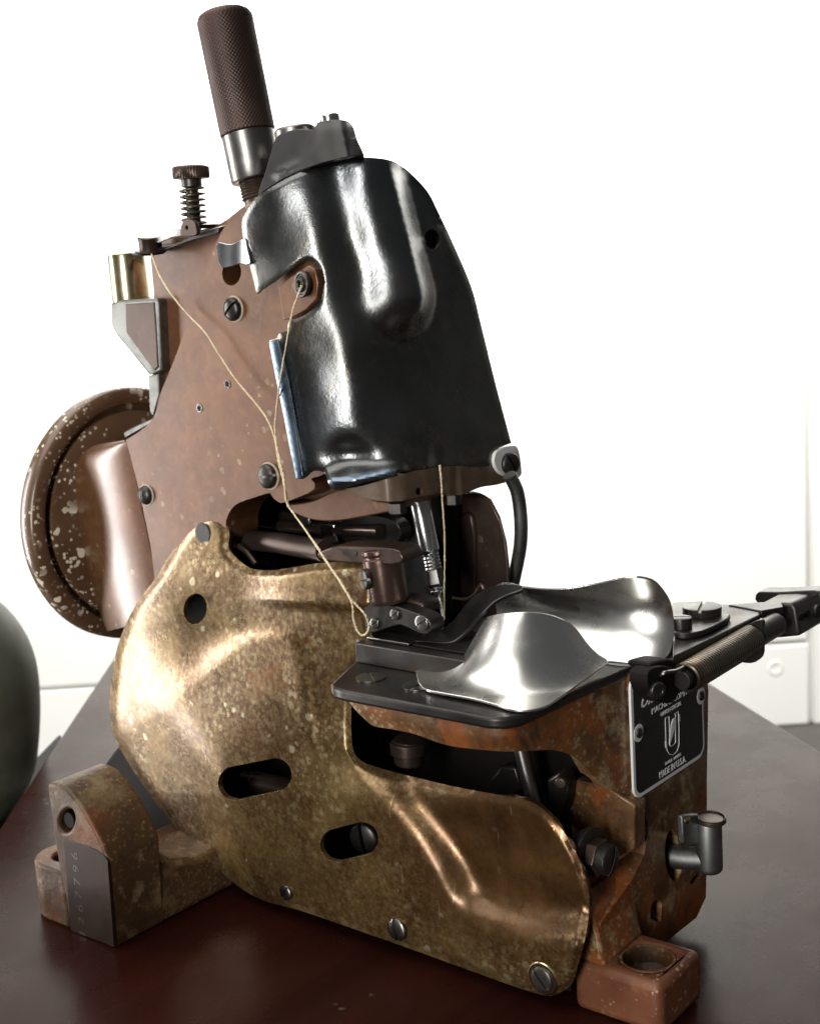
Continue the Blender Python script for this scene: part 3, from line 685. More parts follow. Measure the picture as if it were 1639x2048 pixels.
# rounded shaft housing at the left end of the arm
L = spline([(191, 889), (158, 930), (150, 970), (157, 1020), (168, 1080), (185, 1151), (206, 1222), (224, 1262)], 10, False)
Rr = spline([(252, 879), (262, 915), (273, 966), (284, 1020), (296, 1075), (309, 1140), (318, 1190), (330, 1235)], 10, False)
n_ = 22; K = 17; vs = []; fs = []
for i in range(n_):
    s_ = i/(n_-1); a = L[int(s_*(len(L)-1))]; b = Rr[int(s_*(len(Rr)-1))]
    A = P(a, Y=24.); B = P(b, Y=4.5)
    for j in range(K):
        t = j/(K-1); y = 24-(24-4.5)*t
        bul = math.sin(math.pi*t**.8)**.75*8.5*min(1, .35+s_*9)
        p = A*(1-t)+B*t
        d = (A-B); d[2] = 0; nrm = np.array([d[1], -d[0], 0]); nrm /= np.linalg.norm(nrm)
        if nrm[1] > 0: nrm = -nrm
        vs.append(p+nrm*bul)
for i in range(n_-1):
    for j in range(K-1): fs.append((i*K+j, i*K+j+1, (i+1)*K+j+1, (i+1)*K+j))
tc = len(vs); vs.append(P((225, 884), Y=24.))
for j in range(K-1): fs.append((j+1, j, tc))
obj('shaft_housing', vs, fs, M['arm'], arm, sharp=50, subsurf=1)
# --- hand wheel
R_ = 62.2; wc = np.array([-194., 47.5, 155.])
wheel = lathe('hand_wheel', [(0, -11), (R_*.90, -11), (R_*.985, -10), (R_, -8), (R_*.998, -3), (R_*.985, -1), (R_*.965, -.2), (R_*.90, 0), (R_*.875, -.4), (R_*.865, -4), (R_*.825, -4.2), (R_*.812, -.6), (R_*.79, 0), (R_*.5, .3), (14, .6), (13, 1.2), (13, 30), (0, 30)], wc, (1, 0, 0), M['wheel'], G, 96, 0, sharp=40)
# --- standard (column) at the back and castings in the throat
pp('standard', [(430, 985), (760, 985), (900, 985), (962, 985), (985, 1000), (1003, 1035), (1016, 1085), (1021, 1130), (1022, 1180), (1015, 1280), (440, 1280)], M['std_shade'], G, (-26, 20, 0), Y=64., bevel=3)
pp('recess_panel', [(905, 1040), (930, 1022), (945, 1030), (950, 1060), (950, 1190), (905, 1200)], M['gunbrown'], G, (0, 4, 0), Y=62.5, bevel=1.5)
pp('throat_panel', [(455, 985), (905, 985), (905, 1240), (455, 1240)], M['oil_shade'], G, (0, 4, 0), Y=56., bevel=.5)
pp('grey_casting', [(760, 1100), (790, 1070), (815, 1064), (840, 1080), (850, 1200), (830, 1225), (770, 1225)], M['zinc'], G, (0, 8, 0), Y=40., step=10, bevel=2)
# lever rod across the throat
tube('lever_rod', [P((476, 1078), Y=20), P((560, 1086), Y=12), P((650, 1102), Y=1)], 4.3, M['gunbrown'], G, 20)
pp('lever_head', [(632, 1108), (660, 1095), (690, 1093), (770, 1096), (798, 1103), (806, 1115), (800, 1128), (760, 1130), (690, 1126), (648, 1121)], M['gunbrown'], G, (0, 12, 0), Y=-6., step=10, bevel=2.2, seg=3)
pp('key_flat', [(681, 1101), (712, 1104), (712, 1112), (681, 1109)], M['gun'], G, (0, 1, 0), Y=-6.3, bevel=.2)
tube('guide_wire', [P((478, 1092), Y=10), P((495, 1105), Y=9), P((512, 1128), Y=8)], 1.2, M['gunbrown'], G, 10)
box('stud_block', tuple(P((640, 1086), Y=30)), tuple(P((640, 1086), Y=30)+[9, 8, 9]), M['steel'], G, 1)
box('clamp_block', tuple(P((596, 1052), Y=30)), tuple(P((596, 1052), Y=30)+[7, 8, 6]), M['mid'], G, 1)
pp('linkage', [(676, 1048), (728, 1030), (788, 1042), (800, 1075), (770, 1094), (700, 1092)], M['gun'], G, (0, 7, 0), Y=30., step=9, bevel=1)
tube('connecting_rod', [P((560, 1052), Y=36), P((650, 1058), Y=34), P((760, 1062), Y=27)], 2.6, M['gunbrown'], G, 14)
screw_head('screw', P((735, 1062), Y=29.6), NY, 3.0, 1.5, 30, M['mid'], G, dome=.3, depth=.5)
pp('guide_block', [(820, 1085), (850, 1075), (862, 1100), (862, 1190), (826, 1196)], M['gun'], G, (0, 6, 0), Y=46., bevel=1)
pp('lever', [(505, 1030), (560, 1022), (610, 1040), (600, 1062), (540, 1058), (505, 1050)], M['gun'], G, (0, 5, 0), Y=40., step=9, bevel=1)
# presser bar collar
pc = P((778, 1200), Y=0)
col_ = lathe('presser_collar', [(7, -1), (7.4, 0), (7.6, 1), (7.4, 12), (7.6, 14.5), (7.6, 16), (7.0, 16.6), (7.0, 17.4), (7.6, 18), (7.6, 19.5), (6.8, 20)], pc, (-.12, 0, 1), M['copper'], G, 36, .2)
pp('collar_lug', [(728, 1138), (745, 1136), (764, 1136), (764, 1190), (748, 1192), (734, 1178)], M['copper'], col_, (0, 6, 0), Y=-5., bevel=1.5)
screw_head('screw', P((735, 1158), Y=-6.6), (-.5, -1, 0), 3.9, 2.4, 8, M['gun'], col_, dome=.3, depth=.45)
# --- head: block, lower bracket and dark pressed cover
def bx_(y, z): return 5.4+.08*y-.206*(z-193)
def hd(z): return np.interp(z, [185, 192, 216, 256, 286, 300, 312], [88, 86, 84, 74, 60, 50, 38])
def head_fn(p):
    x, y, z = p.T
    a = -(y+4.2); b = (x-bx_(y, z))*.97; c = (.55*x+.835*y-hd(z))
    return smax(smax(a, b, 32.), c, 18.)
def implicit2(fn, t0=330., t1=760.):
    def s(q):
        d = ray(q); ts = np.linspace(t0, t1, 300); val = np.array([fn(CAM+d*t) for t in ts])
        neg = val <= 0; hitk = neg.any(0); first = np.argmax(neg, 0); close = np.argmin(val, 0)
        b = np.where(hitk, ts[first], ts[close]); a = np.where(hitk, ts[np.maximum(first-1, 0)], b)
        for _ in range(22):
            m = (a+b)/2; k_ = (fn(CAM+d*m[:, None]) <= 0) & hitk
            b = np.where(k_, m, b); a = np.where(k_ | ~hitk, a, m)
        return CAM+d*b[:, None]
    return s
def on_b(px):                        # point of the flat end face of the head
    d = ray(px)[0]; lo, hi = 250., 900.
    for _ in range(40):
        m = (lo+hi)/2; p = CAM+d*m
        if p[0]-bx_(p[1], p[2]) > 0: lo = m
        else: hi = m
    return CAM+d*hi
BA, BB = on_b((724, 300)), on_b((792, 594))
def bulge(p):
    sc = np.array([1.12, 1., 1.]); a = BA*sc; ab = (BB-BA)*sc; q = p*sc-a
    t = np.clip((q@ab)/(ab@ab), 0, 1)
    return np.linalg.norm(q-t[:, None]*ab, axis=1)-(12.4+1.2*t)
def head_all(p): return -smax(-head_fn(p), -bulge(p), 7.)
head = implicit2(head_all)
COVER = [(502, 408), (524, 386), (571, 358), (622, 335), (673, 320), (720, 314), (776, 319), (806, 334), (831, 356), (857, 386), (878, 428), (908, 492), (942, 573), (960, 642), (989, 761), (1022, 886), (1022, 886), (995, 898), (988, 912), (983, 931), (983, 931), (912, 937), (857, 941), (803, 943), (783, 953), (720, 967), (666, 980), (666, 980), (656, 966), (652, 952), (643, 943), (627, 942), (616, 951), (607, 958), (592, 958), (592, 958), (588, 941), (566, 830), (540, 690), (538, 681), (553, 676), (557, 668), (575, 659), (577, 644), (612, 628), (636, 602), (641, 566), (634, 534), (614, 520), (588, 535), (545, 567), (513, 587), (513, 587), (502, 543), (495, 508), (486, 478), (483, 445), (489, 428)]
pk = spline([(684, 342), (730, 332), (775, 337), (798, 352), (815, 420), (835, 520), (855, 610), (856, 645), (830, 662), (795, 660), (768, 640), (748, 590), (730, 530), (708, 430)], 10)
groove = np.array([(560., 668), (580, 760), (600, 860), (616, 950)])
flg = np.array([(655., 965), (720, 958), (780, 946), (800, 942)])
top_ridge = np.array([(620., 385), (640, 460), (655, 560), (680, 660), (705, 760), (728, 850), (765, 900), (800, 938)])
def side(q, line):
    line = np.array(line, float); return sdf(q, np.array([(line[0][0]-40*(line[1][0]-line[0][0]), line[0][1]-40*(line[1][1]-line[0][1]))]+[tuple(p) for p in line]+[(line[-1][0]+40*(line[-1][0]-line[-2][0]), line[-1][1]+40*(line[-1][1]-line[-2][1])), (3000, 3000), (3000, -3000)]))
def rclip(t): return sum(np.clip(t+o, 0, 1) for o in (-.14, -.07, 0, .07, .14))/5
def cover_disp(q):
    x, y = q.T
    h = np.zeros(len(q))
    # cavity above the flared lower lip, lip flaring outward
    h -= 4.5*np.exp(-(((x-700)/60.)**2+((y-912)/34.)**2))
    h += 4.5*np.exp(-(seg_dist(q, flg, False)/16.)**2)
    # bead along the corner, dying out to the lower edge
    h += 1.2*np.exp(-(seg_dist(q, top_ridge, False)/34.)**2)
    # little dent at the bottom where the thread passes and general unevenness
    h -= 2.5*np.exp(-(((x-880)/22.)**2+((y-935)/50.)**2)); h += 1.5*np.exp(-(((x-850)/16.)**2+((y-940)/50.)**2))
    h += .45*np.sin(x/37.+.5)*np.sin(y/53.+1.2)+.2*np.sin(x/19.)*np.sin(y/23.)
    h -= .9*(1-sstep(0, 8, seg_dist(q, CV)))
    return h
CV = spline(COVER, 8)
hc_ = CV.mean(0); HCO = np.array([p+(hc_-p)/np.linalg.norm(hc_-p)*14 for p in CV[::2]])
hin = implicit2(lambda p: head_fn(p)+13.)
wrap('head_casting', [tuple(p) for p in HCO], [], hin, M['oil_shade'], G, thick=22., grid=22, step=16, bevel=0, away=(-.6, .8, 0))
cover = wrap('head_cover', COVER, [ell((864, 478), 15, 20, 22, -.2)], head, M['cover'], G, thick=1.6, grid=5.5, ease=2.2, disp=cover_disp, bevel=.4)
# blue tempered edge flange along the left of the cover, bright latch tongue
def headpt(px, off=0.):
    p = head(np.array([px], float))[0]; d = ray(px)[0]; return p-d/np.linalg.norm(d)*off
wrap('edge_flange', [(537, 684), (546, 680), (555, 678), (583, 805), (606, 952), (604, 956), (594, 957), (588, 941), (566, 830)], [], lambda q: head(q), M['blued'], cover, thick=1.0, grid=7, disp=lambda q: 2.6+1.6*np.cos(np.clip((seg_dist(q, np.array([(546., 680), (574, 820), (598, 955)]), False))/12., 0, 1.5)), bevel=.3)
wrap('lip', [(660, 958), (690, 952), (720, 946), (784, 934), (788, 951), (722, 967), (667, 980)], [], head, M['blued'], cover, thick=1.6, grid=5.5, disp=lambda q: cover_disp(q)+1.9, bevel=.2)
wrap('latch_tongue', [(432, 490), (436, 484), (462, 488), (488, 476), (492, 490), (499, 528), (480, 527), (462, 533), (442, 534), (434, 515)], [], plane(Y=-5.), M['mid2'], cover, thick=1.1, grid=6, bevel=.3, disp=lambda q: 1.6*np.cos((q[:, 0]-432)/34.*2.2)+.6)
# thread eyelet in the cover's window
pp('eyelet_plate', [(556, 570), (588, 548), (616, 530), (630, 538), (636, 565), (633, 598), (612, 620), (580, 638), (566, 640)], M['arm'], G, (0, 5, 0), Y=-1.5, bevel=.5)
ey = P((608, 568), Y=-2.2)
eye = lathe('thread_eyelet', [(3.4, -1), (4.7, 0), (5.0, 1.0), (4.7, 1.6), (3.9, 1.5), (3.6, 1.0), (3.0, 1.2), (2.7, 2.2), (1.7, 2.6), (1.2, 2.0), (1.1, -1)], ey, (-.25, -1, .05), M['gun'], G, 36, .1)
# lower bracket of the head below the cover, turned face towards +x
lb = implicit2(lambda p: smax(-(p[:, 1]-4), p[:, 0]-(7.5+.05*p[:, 1]), 6.))
wrap('head_bracket', [(690, 978), (690, 978), (730, 970), (800, 950), (870, 936), (980, 925), (1010, 905), (1037, 930), (1040, 952), (1000, 968), (960, 975), (920, 990), (880, 985), (880, 985), (803, 1002), (803, 1002), (770, 1003), (730, 996)], [ell((838, 983), 7, 8, 14)], lb, M['brk'], G, thick=12., grid=11, bevel=.8, disp=lambda q: -1.5+1.5*sstep(795, 806, q[:, 0])-1.2*np.exp(-((q[:, 0]-884)/9.)**2))
pp('head_sole', [(570, 1012), (620, 1003), (690, 978), (760, 1004), (805, 1002), (790, 1020), (720, 1035), (660, 1043), (610, 1036)], M['arm'], G, (0, 25, 0), Y=14., step=10, bevel=1)
ws = P((1018, 927), X=12.5)
wash = pp('washer', [(992, 905), (1003, 897), (1020, 892), (1033, 893), (1040, 915), (1042, 950), (1028, 955), (1005, 950), (993, 938), (988, 922)], M['alu'], G, (-1.6, 0, 0), X=12.6, step=5, bevel=.3)
screw_head('screw', P((1016, 927), X=12.8), (1, -.35, 0), 4.4, 3.6, -60, M['gun'], wash, dome=.45, slotw=.13, depth=.4)
for px in [(795, 1026), (905, 1008)]:
    lathe('hex_nut', [(3.6, -4), (3.6, 0), (3.0, .4)], P(px, X=4), (0, 0, -1), M['gun'], G, 6, .2, sharp=20)
# oiler hose behind
tube('oil_hose', smooth3([P((1018, 950), Y=62), P((1034, 985), Y=66), P((1041, 1040), Y=68), P((1040, 1090), Y=70), P((1031, 1140), Y=72), P((1018, 1200), Y=72)], 8), 2.75, M['zinc'], G, 16)
# --- needle bar, clamp, needle
n0, n1 = P((838, 1000), Y=32), P((887, 1243), Y=30); nd = (n1-n0); NL = np.linalg.norm(nd); nd /= NL
nbar = lathe('needle_bar', [(4.1, -6), (4.1, 20.5), (3.5, 21), (3.5, 22.5)], n0, nd, M['steel'], G, 32, .3)
lathe('threaded_end', [(3.4+.28*(i % 2), 22.5+.7*i) for i in range(9)], n0, nd, M['steel'], nbar, 28, 0)
lathe('needle_clamp_nut', [(3.6, 27), (4.3, 28), (4.3, 33.4), (3.6, 34.6)], n0, nd, M['mid'], nbar, 6, .3, sharp=20)
lathe('clamp_cap', [(3.4, 34.6), (3.4, 35.2), (2.9, 35.4), (2.9, 36), (3.3, 36.2), (3.0, 37)], n0, nd, M['steel'], nbar, 28, .1)
lathe('needle', [(1.25, 36.5), (1.25, 42), (.8, 43), (.75, NL-3), (.15, NL+1)], n0, nd, M['steel'], nbar, 16, 0)
# --- presser foot
pf = pp('presser_foot', [(729, 1213), (755, 1206), (790, 1213), (845, 1232), (860, 1245), (862, 1262), (853, 1270), (835, 1266), (805, 1252), (790, 1252), (745, 1266), (732, 1262)], M['gun'], G, (0, 8, 0), Y=-4., step=9, bevel=.5)
for px, r in [((750, 1247), 2.1), ((790, 1229), 2.1), ((844, 1246), 2.9)]:
    screw_head('screw', P(px, Y=-4)+NY*.1, NY, r, .9, 35, M['mid'], pf, dome=.3, depth=.6)
pp('foot_shank', [(752, 1198), (815, 1196), (846, 1208), (850, 1230), (800, 1225), (752, 1212)], M['gunbrown'], pf, (0, 10, 0), Y=3., bevel=1)
wrap('foot_toe', [(820, 1278), (845, 1266), (875, 1262), (905, 1240), (930, 1210), (950, 1190), (985, 1172), (1030, 1168), (1046, 1176), (1012, 1190), (985, 1205), (955, 1235), (925, 1268), (900, 1284), (870, 1284), (835, 1282)], [], rbf([(820, 1278, 'Z', 129.8), (875, 1284, 'Z', 129.8), (900, 1284, 'Z', 129.8), (875, 1262, 'Z', 130.5), (930, 1210, 'Y', 16), (955, 1235, 'Y', 8), (985, 1172, 'Y', 18), (1030, 1168, 'Y', 20), (1046, 1176, 'Y', 17)]), M['gun'], pf, thick=1.5, grid=7, bevel=.3)
tube('hook_wire', smooth3([P((905, 1196), Y=22), P((930, 1198), Y=20), P((948, 1188), Y=19), P((955, 1176), Y=19), P((962, 1170), Y=19), P((966, 1178), Y=19)], 6), .55, M['gunbrown'], pf, 8)
# --- polished guards
def fg_h(x, y):
    dx = x-62; dx = np.where(dx > 0, dx/18., dx/21.); dy = (y-14)/np.where(y > 14, 40., 24.)
    return 122+32*np.exp(-(dx**2+dy**2)**1.5)+.02*(x-60)*0
fg = implicit2(lambda p: p[:, 2]-fg_h(p[:, 0], p[:, 1]))
guard = wrap('guard', [(832, 1342), (838, 1325), (858, 1318), (890, 1314), (908, 1300), (902, 1276), (920, 1260), (945, 1245), (993, 1228), (1054, 1224), (1103, 1230), (1146, 1251), (1176, 1288), (1196, 1308), (1216, 1324), (1188, 1346), (1146, 1376), (1109, 1400), (1079, 1416), (1030, 1419), (993, 1409), (945, 1397), (896, 1388), (853, 1379), (837, 1365)], [], fg, M['chrome'], G, thick=1.0, grid=7, bevel=.25)
rg = implicit2(lambda p: smax(-(p[:, 1]-(43-9.5*np.clip((p[:, 2]-137)/15., -1.6, 1.2)**2)), p[:, 0]-104, 26.))
wrap('guard', [(990, 1172), (1020, 1169), (1047, 1175), (1117, 1179), (1175, 1172), (1234, 1160), (1273, 1156), (1308, 1163), (1331, 1187), (1343, 1213), (1348, 1256), (1343, 1295), (1331, 1316), (1304, 1328), (1273, 1327), (1218, 1323), (1195, 1325), (1160, 1300), (1140, 1262), (1100, 1250), (1040, 1250), (1000, 1240), (990, 1210)], [], rg, M['chrome'], G, thick=1.0, grid=7, bevel=.25)
# --- edge guide bracket at the right with its spring and clamp
br = P([(1345, 1205), (1480, 1209), (1512, 1212), (1520, 1221), (1519, 1229), (1362, 1306), (1345, 1313)], Z=128.)
bracket = prism3('guide_bracket', br, (0, 0, -3.4), M['gun'], G, bevel=.7, seg=3)
box('bracket_foot', (70, 45, 120.7), (88, 85, 125.5), M['gun'], bracket, .6)
pp('pressure_plate', [(1348, 1263), (1402, 1262), (1455, 1236), (1460, 1228), (1448, 1219), (1378, 1203), (1340, 1212)], M['gun'], bracket, (0, 0, -2.2), Z=130.4, step=12, bevel=.5)
bs = P((1403, 1228), Z=130.6); screw_head('screw', bs, (0, 0, 1), 7.3, 3.4, 200, M['gun'], bracket, dome=.12, slotw=.1, depth=.3)
bs = P((1362, 1255), Z=130.6); screw_head('screw', bs, (0, 0, 1), 3.9, 4.2, 120, M['gun'], bracket, dome=.12, slotw=.1, depth=.2)
SXP = 113.5
s0, s1 = P((1370, 1357), X=SXP), P((1500, 1279), X=SXP); sd_ = (s1-s0); sl_ = np.linalg.norm(sd_); sd_ /= sl_
pp('bracket_flange', [(1478, 1262), (1521, 1240), (1523, 1268), (1524, 1306), (1516, 1320), (1500, 1327), (1470, 1321), (1460, 1300)], M['gun'], bracket, (0, 2.2, 0), Y=s1[1]+1.5, step=8, bevel=.5)
tube('coil_spring', helix(s0, sd_, 4.8, 1.5, sl_/1.5, 20), .76, M['spring'], bracket, 7)
lathe('guide_rod', [(3.3, -3), (3.3, sl_+2), (4.5, sl_+3), (4.5, sl_+22)], s0, sd_, M['gun'], bracket, 24, .2)
tube('spring_hook', smooth3([s0+[0, -1, 4.3], P((1350, 1342), X=SXP), P((1330, 1345), X=SXP-1), P((1318, 1352), X=SXP-3)], 6), .7, M['mid'], bracket, 8)
pp('spring_anchor', [(1298, 1342), (1325, 1332), (1352, 1340), (1362, 1362), (1352, 1398), (1335, 1408), (1308, 1396), (1295, 1370)], M['oil_shade'], bracket, (-7, 0, 0), X=111., step=9, bevel=1)
lathe('anchor_pin', [(2.9, -6), (2.9, 0), (2.5, .4), (1.6, .4), (1.5, .1), (0, .1)], P((1316, 1382), X=113), (1, -.5, 0), M['gun'], bracket, 24, .2)
pp('anchor_arm', [(1300, 1328), (1335, 1318), (1355, 1325), (1352, 1340), (1310, 1342)], M['oil_shade'], bracket, (-9, 0, 0), X=109., step=8, bevel=1)
# clamp on the end of the rod
def mixed(pts): return [P((a, b), Y=c) for a, b, c in pts]
cl = [(1522, 1210, 112), (1588, 1208, 112), (1600, 1272, 112), (1524, 1276, 112)]
cb = P([(1518, 1207), (1560, 1206), (1584, 1207), (1591, 1216), (1600, 1272), (1560, 1276), (1523, 1278)], Y=112.)
clampb = prism3('rod_clamp', cb, (0, 24, 0), M['gun'], bracket, bevel=1.5, seg=3)
pp('clamp_jaw', [(1510, 1190), (1516, 1184), (1560, 1184), (1628, 1181), (1638, 1188), (1600, 1206), (1560, 1205), (1514, 1206)], M['gun'], clampb, (0, 9, 0), Y=129., step=8, bevel=1)
pp('clamp_bar', [(1455, 1209), (1515, 1204), (1562, 1203), (1566, 1214), (1522, 1222)], M['gun'], bracket, (0, 0, -3), Z=128.6, bevel=.5)
xh = P((1600, 1240), Y=114.)[0]
for px in [(1602, 1234), (1613, 1228)]:
    lathe('spanner_hole', [(1.6, -.2), (1.6, .25), (0, .3)], P(px, X=xh+1.2), (1, -.3, 0), M['oil_shade'], clampb, 16, 0)
screw_head('screw', P((1633, 1222), X=xh+1), (1, -.2, 0), 3.0, 1.6, 30, M['gun'], clampb, dome=.3, depth=.5)
# --- nameplate
NX = 90.2
def npx(px, o=0.): return P(px, X=NX+o)
nl = npx(np.array([(1262., 1370), (1265, 1581)])); y0 = nl[:, 1].mean(); zb = npx((1282, 1594))[2]
y1 = npx((1408, 1480))[1]; ztop = 117.5
def rrect(y0, y1, z0, z1, r, x, n=6):
    out = []
    for cy, cz, a in [(y1-r, z0+r, -90), (y1-r, z1-r, 0), (y0+r, z1-r, 90), (y0+r, z0+r, 180)]:
        for i in range(n+1):
            t = math.radians(a+90*i/n); out.append((x, cy+r*math.cos(t), cz+r*math.sin(t)))
    return out
name = prism3('nameplate', rrect(y0, y1, zb, ztop, 5, NX), (-1.0, 0, 0), M['alu'], G, bevel=.2)
prism3('black_field', rrect(y0+1.6, y1-1.6, zb+1.6, ztop-1.6, 3.6, NX+.12), (-.1, 0, 0), M['black'], name, bevel=0)
for px, sgn in [((1274, 1467), 1), ((1402, 1391), -1)]:
    c_ = npx(px); c_[1] += sgn*.6
    lathe('rivet_boss', [(3.3, .1), (3.3, .24), (0, .25)], c_, (1, 0, 0), M['alu'], name, 28, 0)
    lathe('rivet', [(1.9, .2), (1.8, .8), (1.2, 1.3), (0, 1.5)], c_, (1, 0, 0), M['gun'], name, 24, 0)
YR = np.array([0, 1., 0]); ZU = np.array([0, 0, 1.])
def nptext(body, pxa, pxb, h, shear=0., bold=0.):
    a, b = npx(pxa, .2), npx(pxb, .2); c_ = (a+b)/2; lettering('lettering', body, [NX+.2, c_[1], c_[2]], YR, ZU, abs(b[1]-a[1]), h, M['alu'], name, shear, bold)
nptext('Union Special', (1282, 1404), (1398, 1348), 6.2, .45, .01)
nptext('MACHINE COMPANY', (1303, 1424), (1389, 1373), 2.2, 0, .004)
nptext('UNION SPECIAL', (1321, 1428), (1362, 1407), 1.6, 0, .002)
nptext('TRADE  MARKS', (1329, 1528), (1361, 1509), 1.15, 0, .0)
nptext('MADE IN U.S.A.', (1318, 1549), (1371, 1519), 2.7, 0, .004)
def npath(name_, pts, r=.22, closed=False):
    q = [npx(p, .24) for p in pts]
    if closed: q.append(q[0])
    tube(name_, np.array(q), r, M['alu'], name, 6)
npath('emblem_outline', [(1329.5, 1437), (1337, 1433), (1339, 1492), (1342, 1493), (1350, 1486), (1350, 1430), (1348.5, 1428), (1355.5, 1423), (1357, 1455), (1357, 1490), (1353, 1503), (1345, 1510), (1338, 1509), (1333, 1500), (1331, 1480), (1329.5, 1437)], .14)
prism3('emblem_needle', [npx(p, .45) for p in [(1338.5, 1488), (1339, 1478), (1342, 1450), (1346, 1438), (1349, 1436), (1348, 1460), (1343, 1478), (1339, 1490)]], (-.35, 0, 0), M['alu'], name, bevel=0)
for px in [(1356.5, 1436), (1330, 1488)]:
    c_ = npx(px); box('emblem_bar', (NX+.1, c_[1]-.45, c_[2]-1.3), (NX+.32, c_[1]+.45, c_[2]+1.3), M['alu'], name, 0)
# --- oiler cup on the end wall
oc = P((1418, 1742), X=101.); oz = P((1418, 1640), X=101.)[2]-oc[2]
cup = lathe('oil_cup', [(4.2, 0), (4.9, .8), (5.1, 2), (5.1, oz-1), (4.8, oz)], oc, (0, 0, 1), M['zinc'], G, 36, .2)
tube('elbow', [oc+[-16, -3, 3.5], oc+[-8, -2, 4.0], oc+[0, 0, 5]], 4.6, M['zinc'], cup, 20)
pp('lug', [(1365, 1632), (1397, 1628), (1397, 1690), (1368, 1690)], M['zinc'], cup, (-3, 0, 0), X=99., bevel=.8)
lathe('lug_rivet', [(1.5, -.3), (1.5, .5), (1.0, .9), (0, 1.0)], P((1373, 1641), X=99.2), (1, -.2, 0), M['brass'], cup, 20, 0)
lathe('lid', [(5.3, oz+.2), (5.8, oz+.5), (5.8, oz+1.8), (5.2, oz+2.3), (4.6, oz+1.6), (0, oz+1.5)], oc, (.06, -.02, 1), M['gunbrown'], cup, 36, .1)
# --- top of the head: black cap, bright plugs
capc = implicit2(lambda p: smax(-(p[:, 1]-2-.35*(p[:, 2]-295)), p[:, 0]+7+.65*(p[:, 2]-306), 14.))
wrap('head_cap', [(515, 400), (519, 375), (530, 345), (540, 310), (552, 275), (570, 264), (596, 257), (625, 258), (634, 245), (650, 240), (680, 239), (697, 243), (707, 256), (714, 280), (722, 296), (728, 310), (728, 310), (705, 312), (673, 318), (622, 333), (571, 356), (540, 374), (524, 385)], [], capc, M['cap'], G, thick=14., grid=9, away=(-.65, .76, 0), disp=lambda q: 3.*np.exp(-(seg_dist(q, np.array([(683., 245), (690, 280), (697, 318)]), False)/12.)**2)+2.5*sstep(-10, 10, sdf(q, np.array([(548., 345), (560, 338), (600, 320), (620, 290), (634, 250), (760, 250), (760, 345), (640, 335), (590, 345), (552, 352)]))), bevel=.6)
lathe('cap_plug', [(8.2, -5), (8.2, 0), (7.4, .8), (0, 1.0)], P((590, 259), Y=26), (-.1, 0, 1), M['mid'], G, 32, .2)
lathe('oil_plug', [(3.9, -3), (3.9, 1.6), (3.4, 2.1), (0, 2.2)], P((660, 240), Y=26), (-.1, 0, 1), M['steel'], G, 28, .2)
# --- knurled lifting handle
h0, h1 = P((518, 378), Y=30), P((448, 32), Y=30); ha = h1-h0; HL = np.linalg.norm(ha); ha /= HL
hk = pxmm(h0)
rk = 55.5/hk
lathe('stud', [(5.8, -11), (5.8, -7), (7.0, -6.8), (7.0, -4.2)]+[(7.3+.5*(i % 2), -4+.65*i) for i in range(14)], h0, ha, M['gunbrown'], G, 36, 0)
def kfn(r, h, t):
    if h < 23 or h > HL-.6: return r
    a = math.sin(t*46+h*3.6); b = math.sin(t*46-h*3.6)
    return r+.16*(max(a, -.2)+max(b, -.2))
hz = [i*.36 for i in range(int((HL-1.6-23)/.36))]
handle = lathe('handle', [(rk*.93, 22.4), (rk*.97, 23)]+[(rk*(.975+.03*z/HL), 23+z) for z in hz]+[(rk*.99, HL-1.2), (rk*.93, HL+.6), (rk*.8, HL+1.6), (0, HL+2.0)], h0, ha, M['knurl'], G, 230, 0, fn=kfn, sharp=70)
lathe('handle_collar', [(6.4, 3.5), (rk*.9, 3.5), (rk*.94, 4.2), (rk*.95, 13), (rk*.96, 22.4), (rk*.9, 22.6)], h0, ha, M['mid'], handle, 56, .2)
# --- thread tension at the upper left
t0, t1 = P((389, 452), Y=20), P((381, 336), Y=20); ta = t1-t0; TLn = np.linalg.norm(ta); ta /= TLn
ten = lathe('tension_post', [(2.6, -2), (2.6, TLn-8), (4.3, TLn-7.6), (4.3, TLn-4)], t0, ta, M['gun'], G, 24, .2)
lathe('post_thread', [(2.7+.28*(i % 2), 2+.6*i) for i in range(int((TLn-11)/.6))], t0, ta, M['gun'], ten, 20, 0)
lathe('tension_knob', [(4.5, TLn-4.6), (7.2, TLn-4.2), (7.5, TLn-3.4), (7.5, TLn+.2), (7.0, TLn+.8), (5.5, TLn+1.1), (0, TLn+.9)], t0, ta, M['gunbrown'], ten, 120, 0, fn=lambda r, h, t: r+(.22*math.sin(t*40) if r > 7.1 else 0), sharp=60)
tube('tension_spring', helix(t0+ta*.5, ta, 5.0, 2.35, (TLn-8)/2.35, 22), .5, M['spring'], ten, 8)
lathe('tension_disc', [(4, -.2), (7.5, 0), (8.5, .8), (8.7, 1.4), (7, .7), (4, .5)], t0+[2, 2, -1], ta, M['gun'], ten, 36, 0)
pb = pp('tension_base', [(270, 502), (300, 497), (335, 492), (372, 478), (385, 470), (437, 455), (437, 466), (380, 482), (330, 500), (290, 508)], M['gun'], G, (0, 14, 3), Y=14., step=8, bevel=.6)
lathe('guide_disc', [(6.6, -2.4), (6.8, -1.8), (4.8, -1.4), (5.0, 2.2), (5.4, 3.6), (4.9, 4.0), (0, 4)], P((301, 492), Y=14), (.12, -.1, 1), M['gunbrown'], pb, 36, .2)
lathe('guide_flange', [(6.8, -2.6), (7.4, -2.2), (6.8, -1.8)], P((297, 494), Y=14), (.14, -.12, 1), M['gun'], pb, 36, 0)
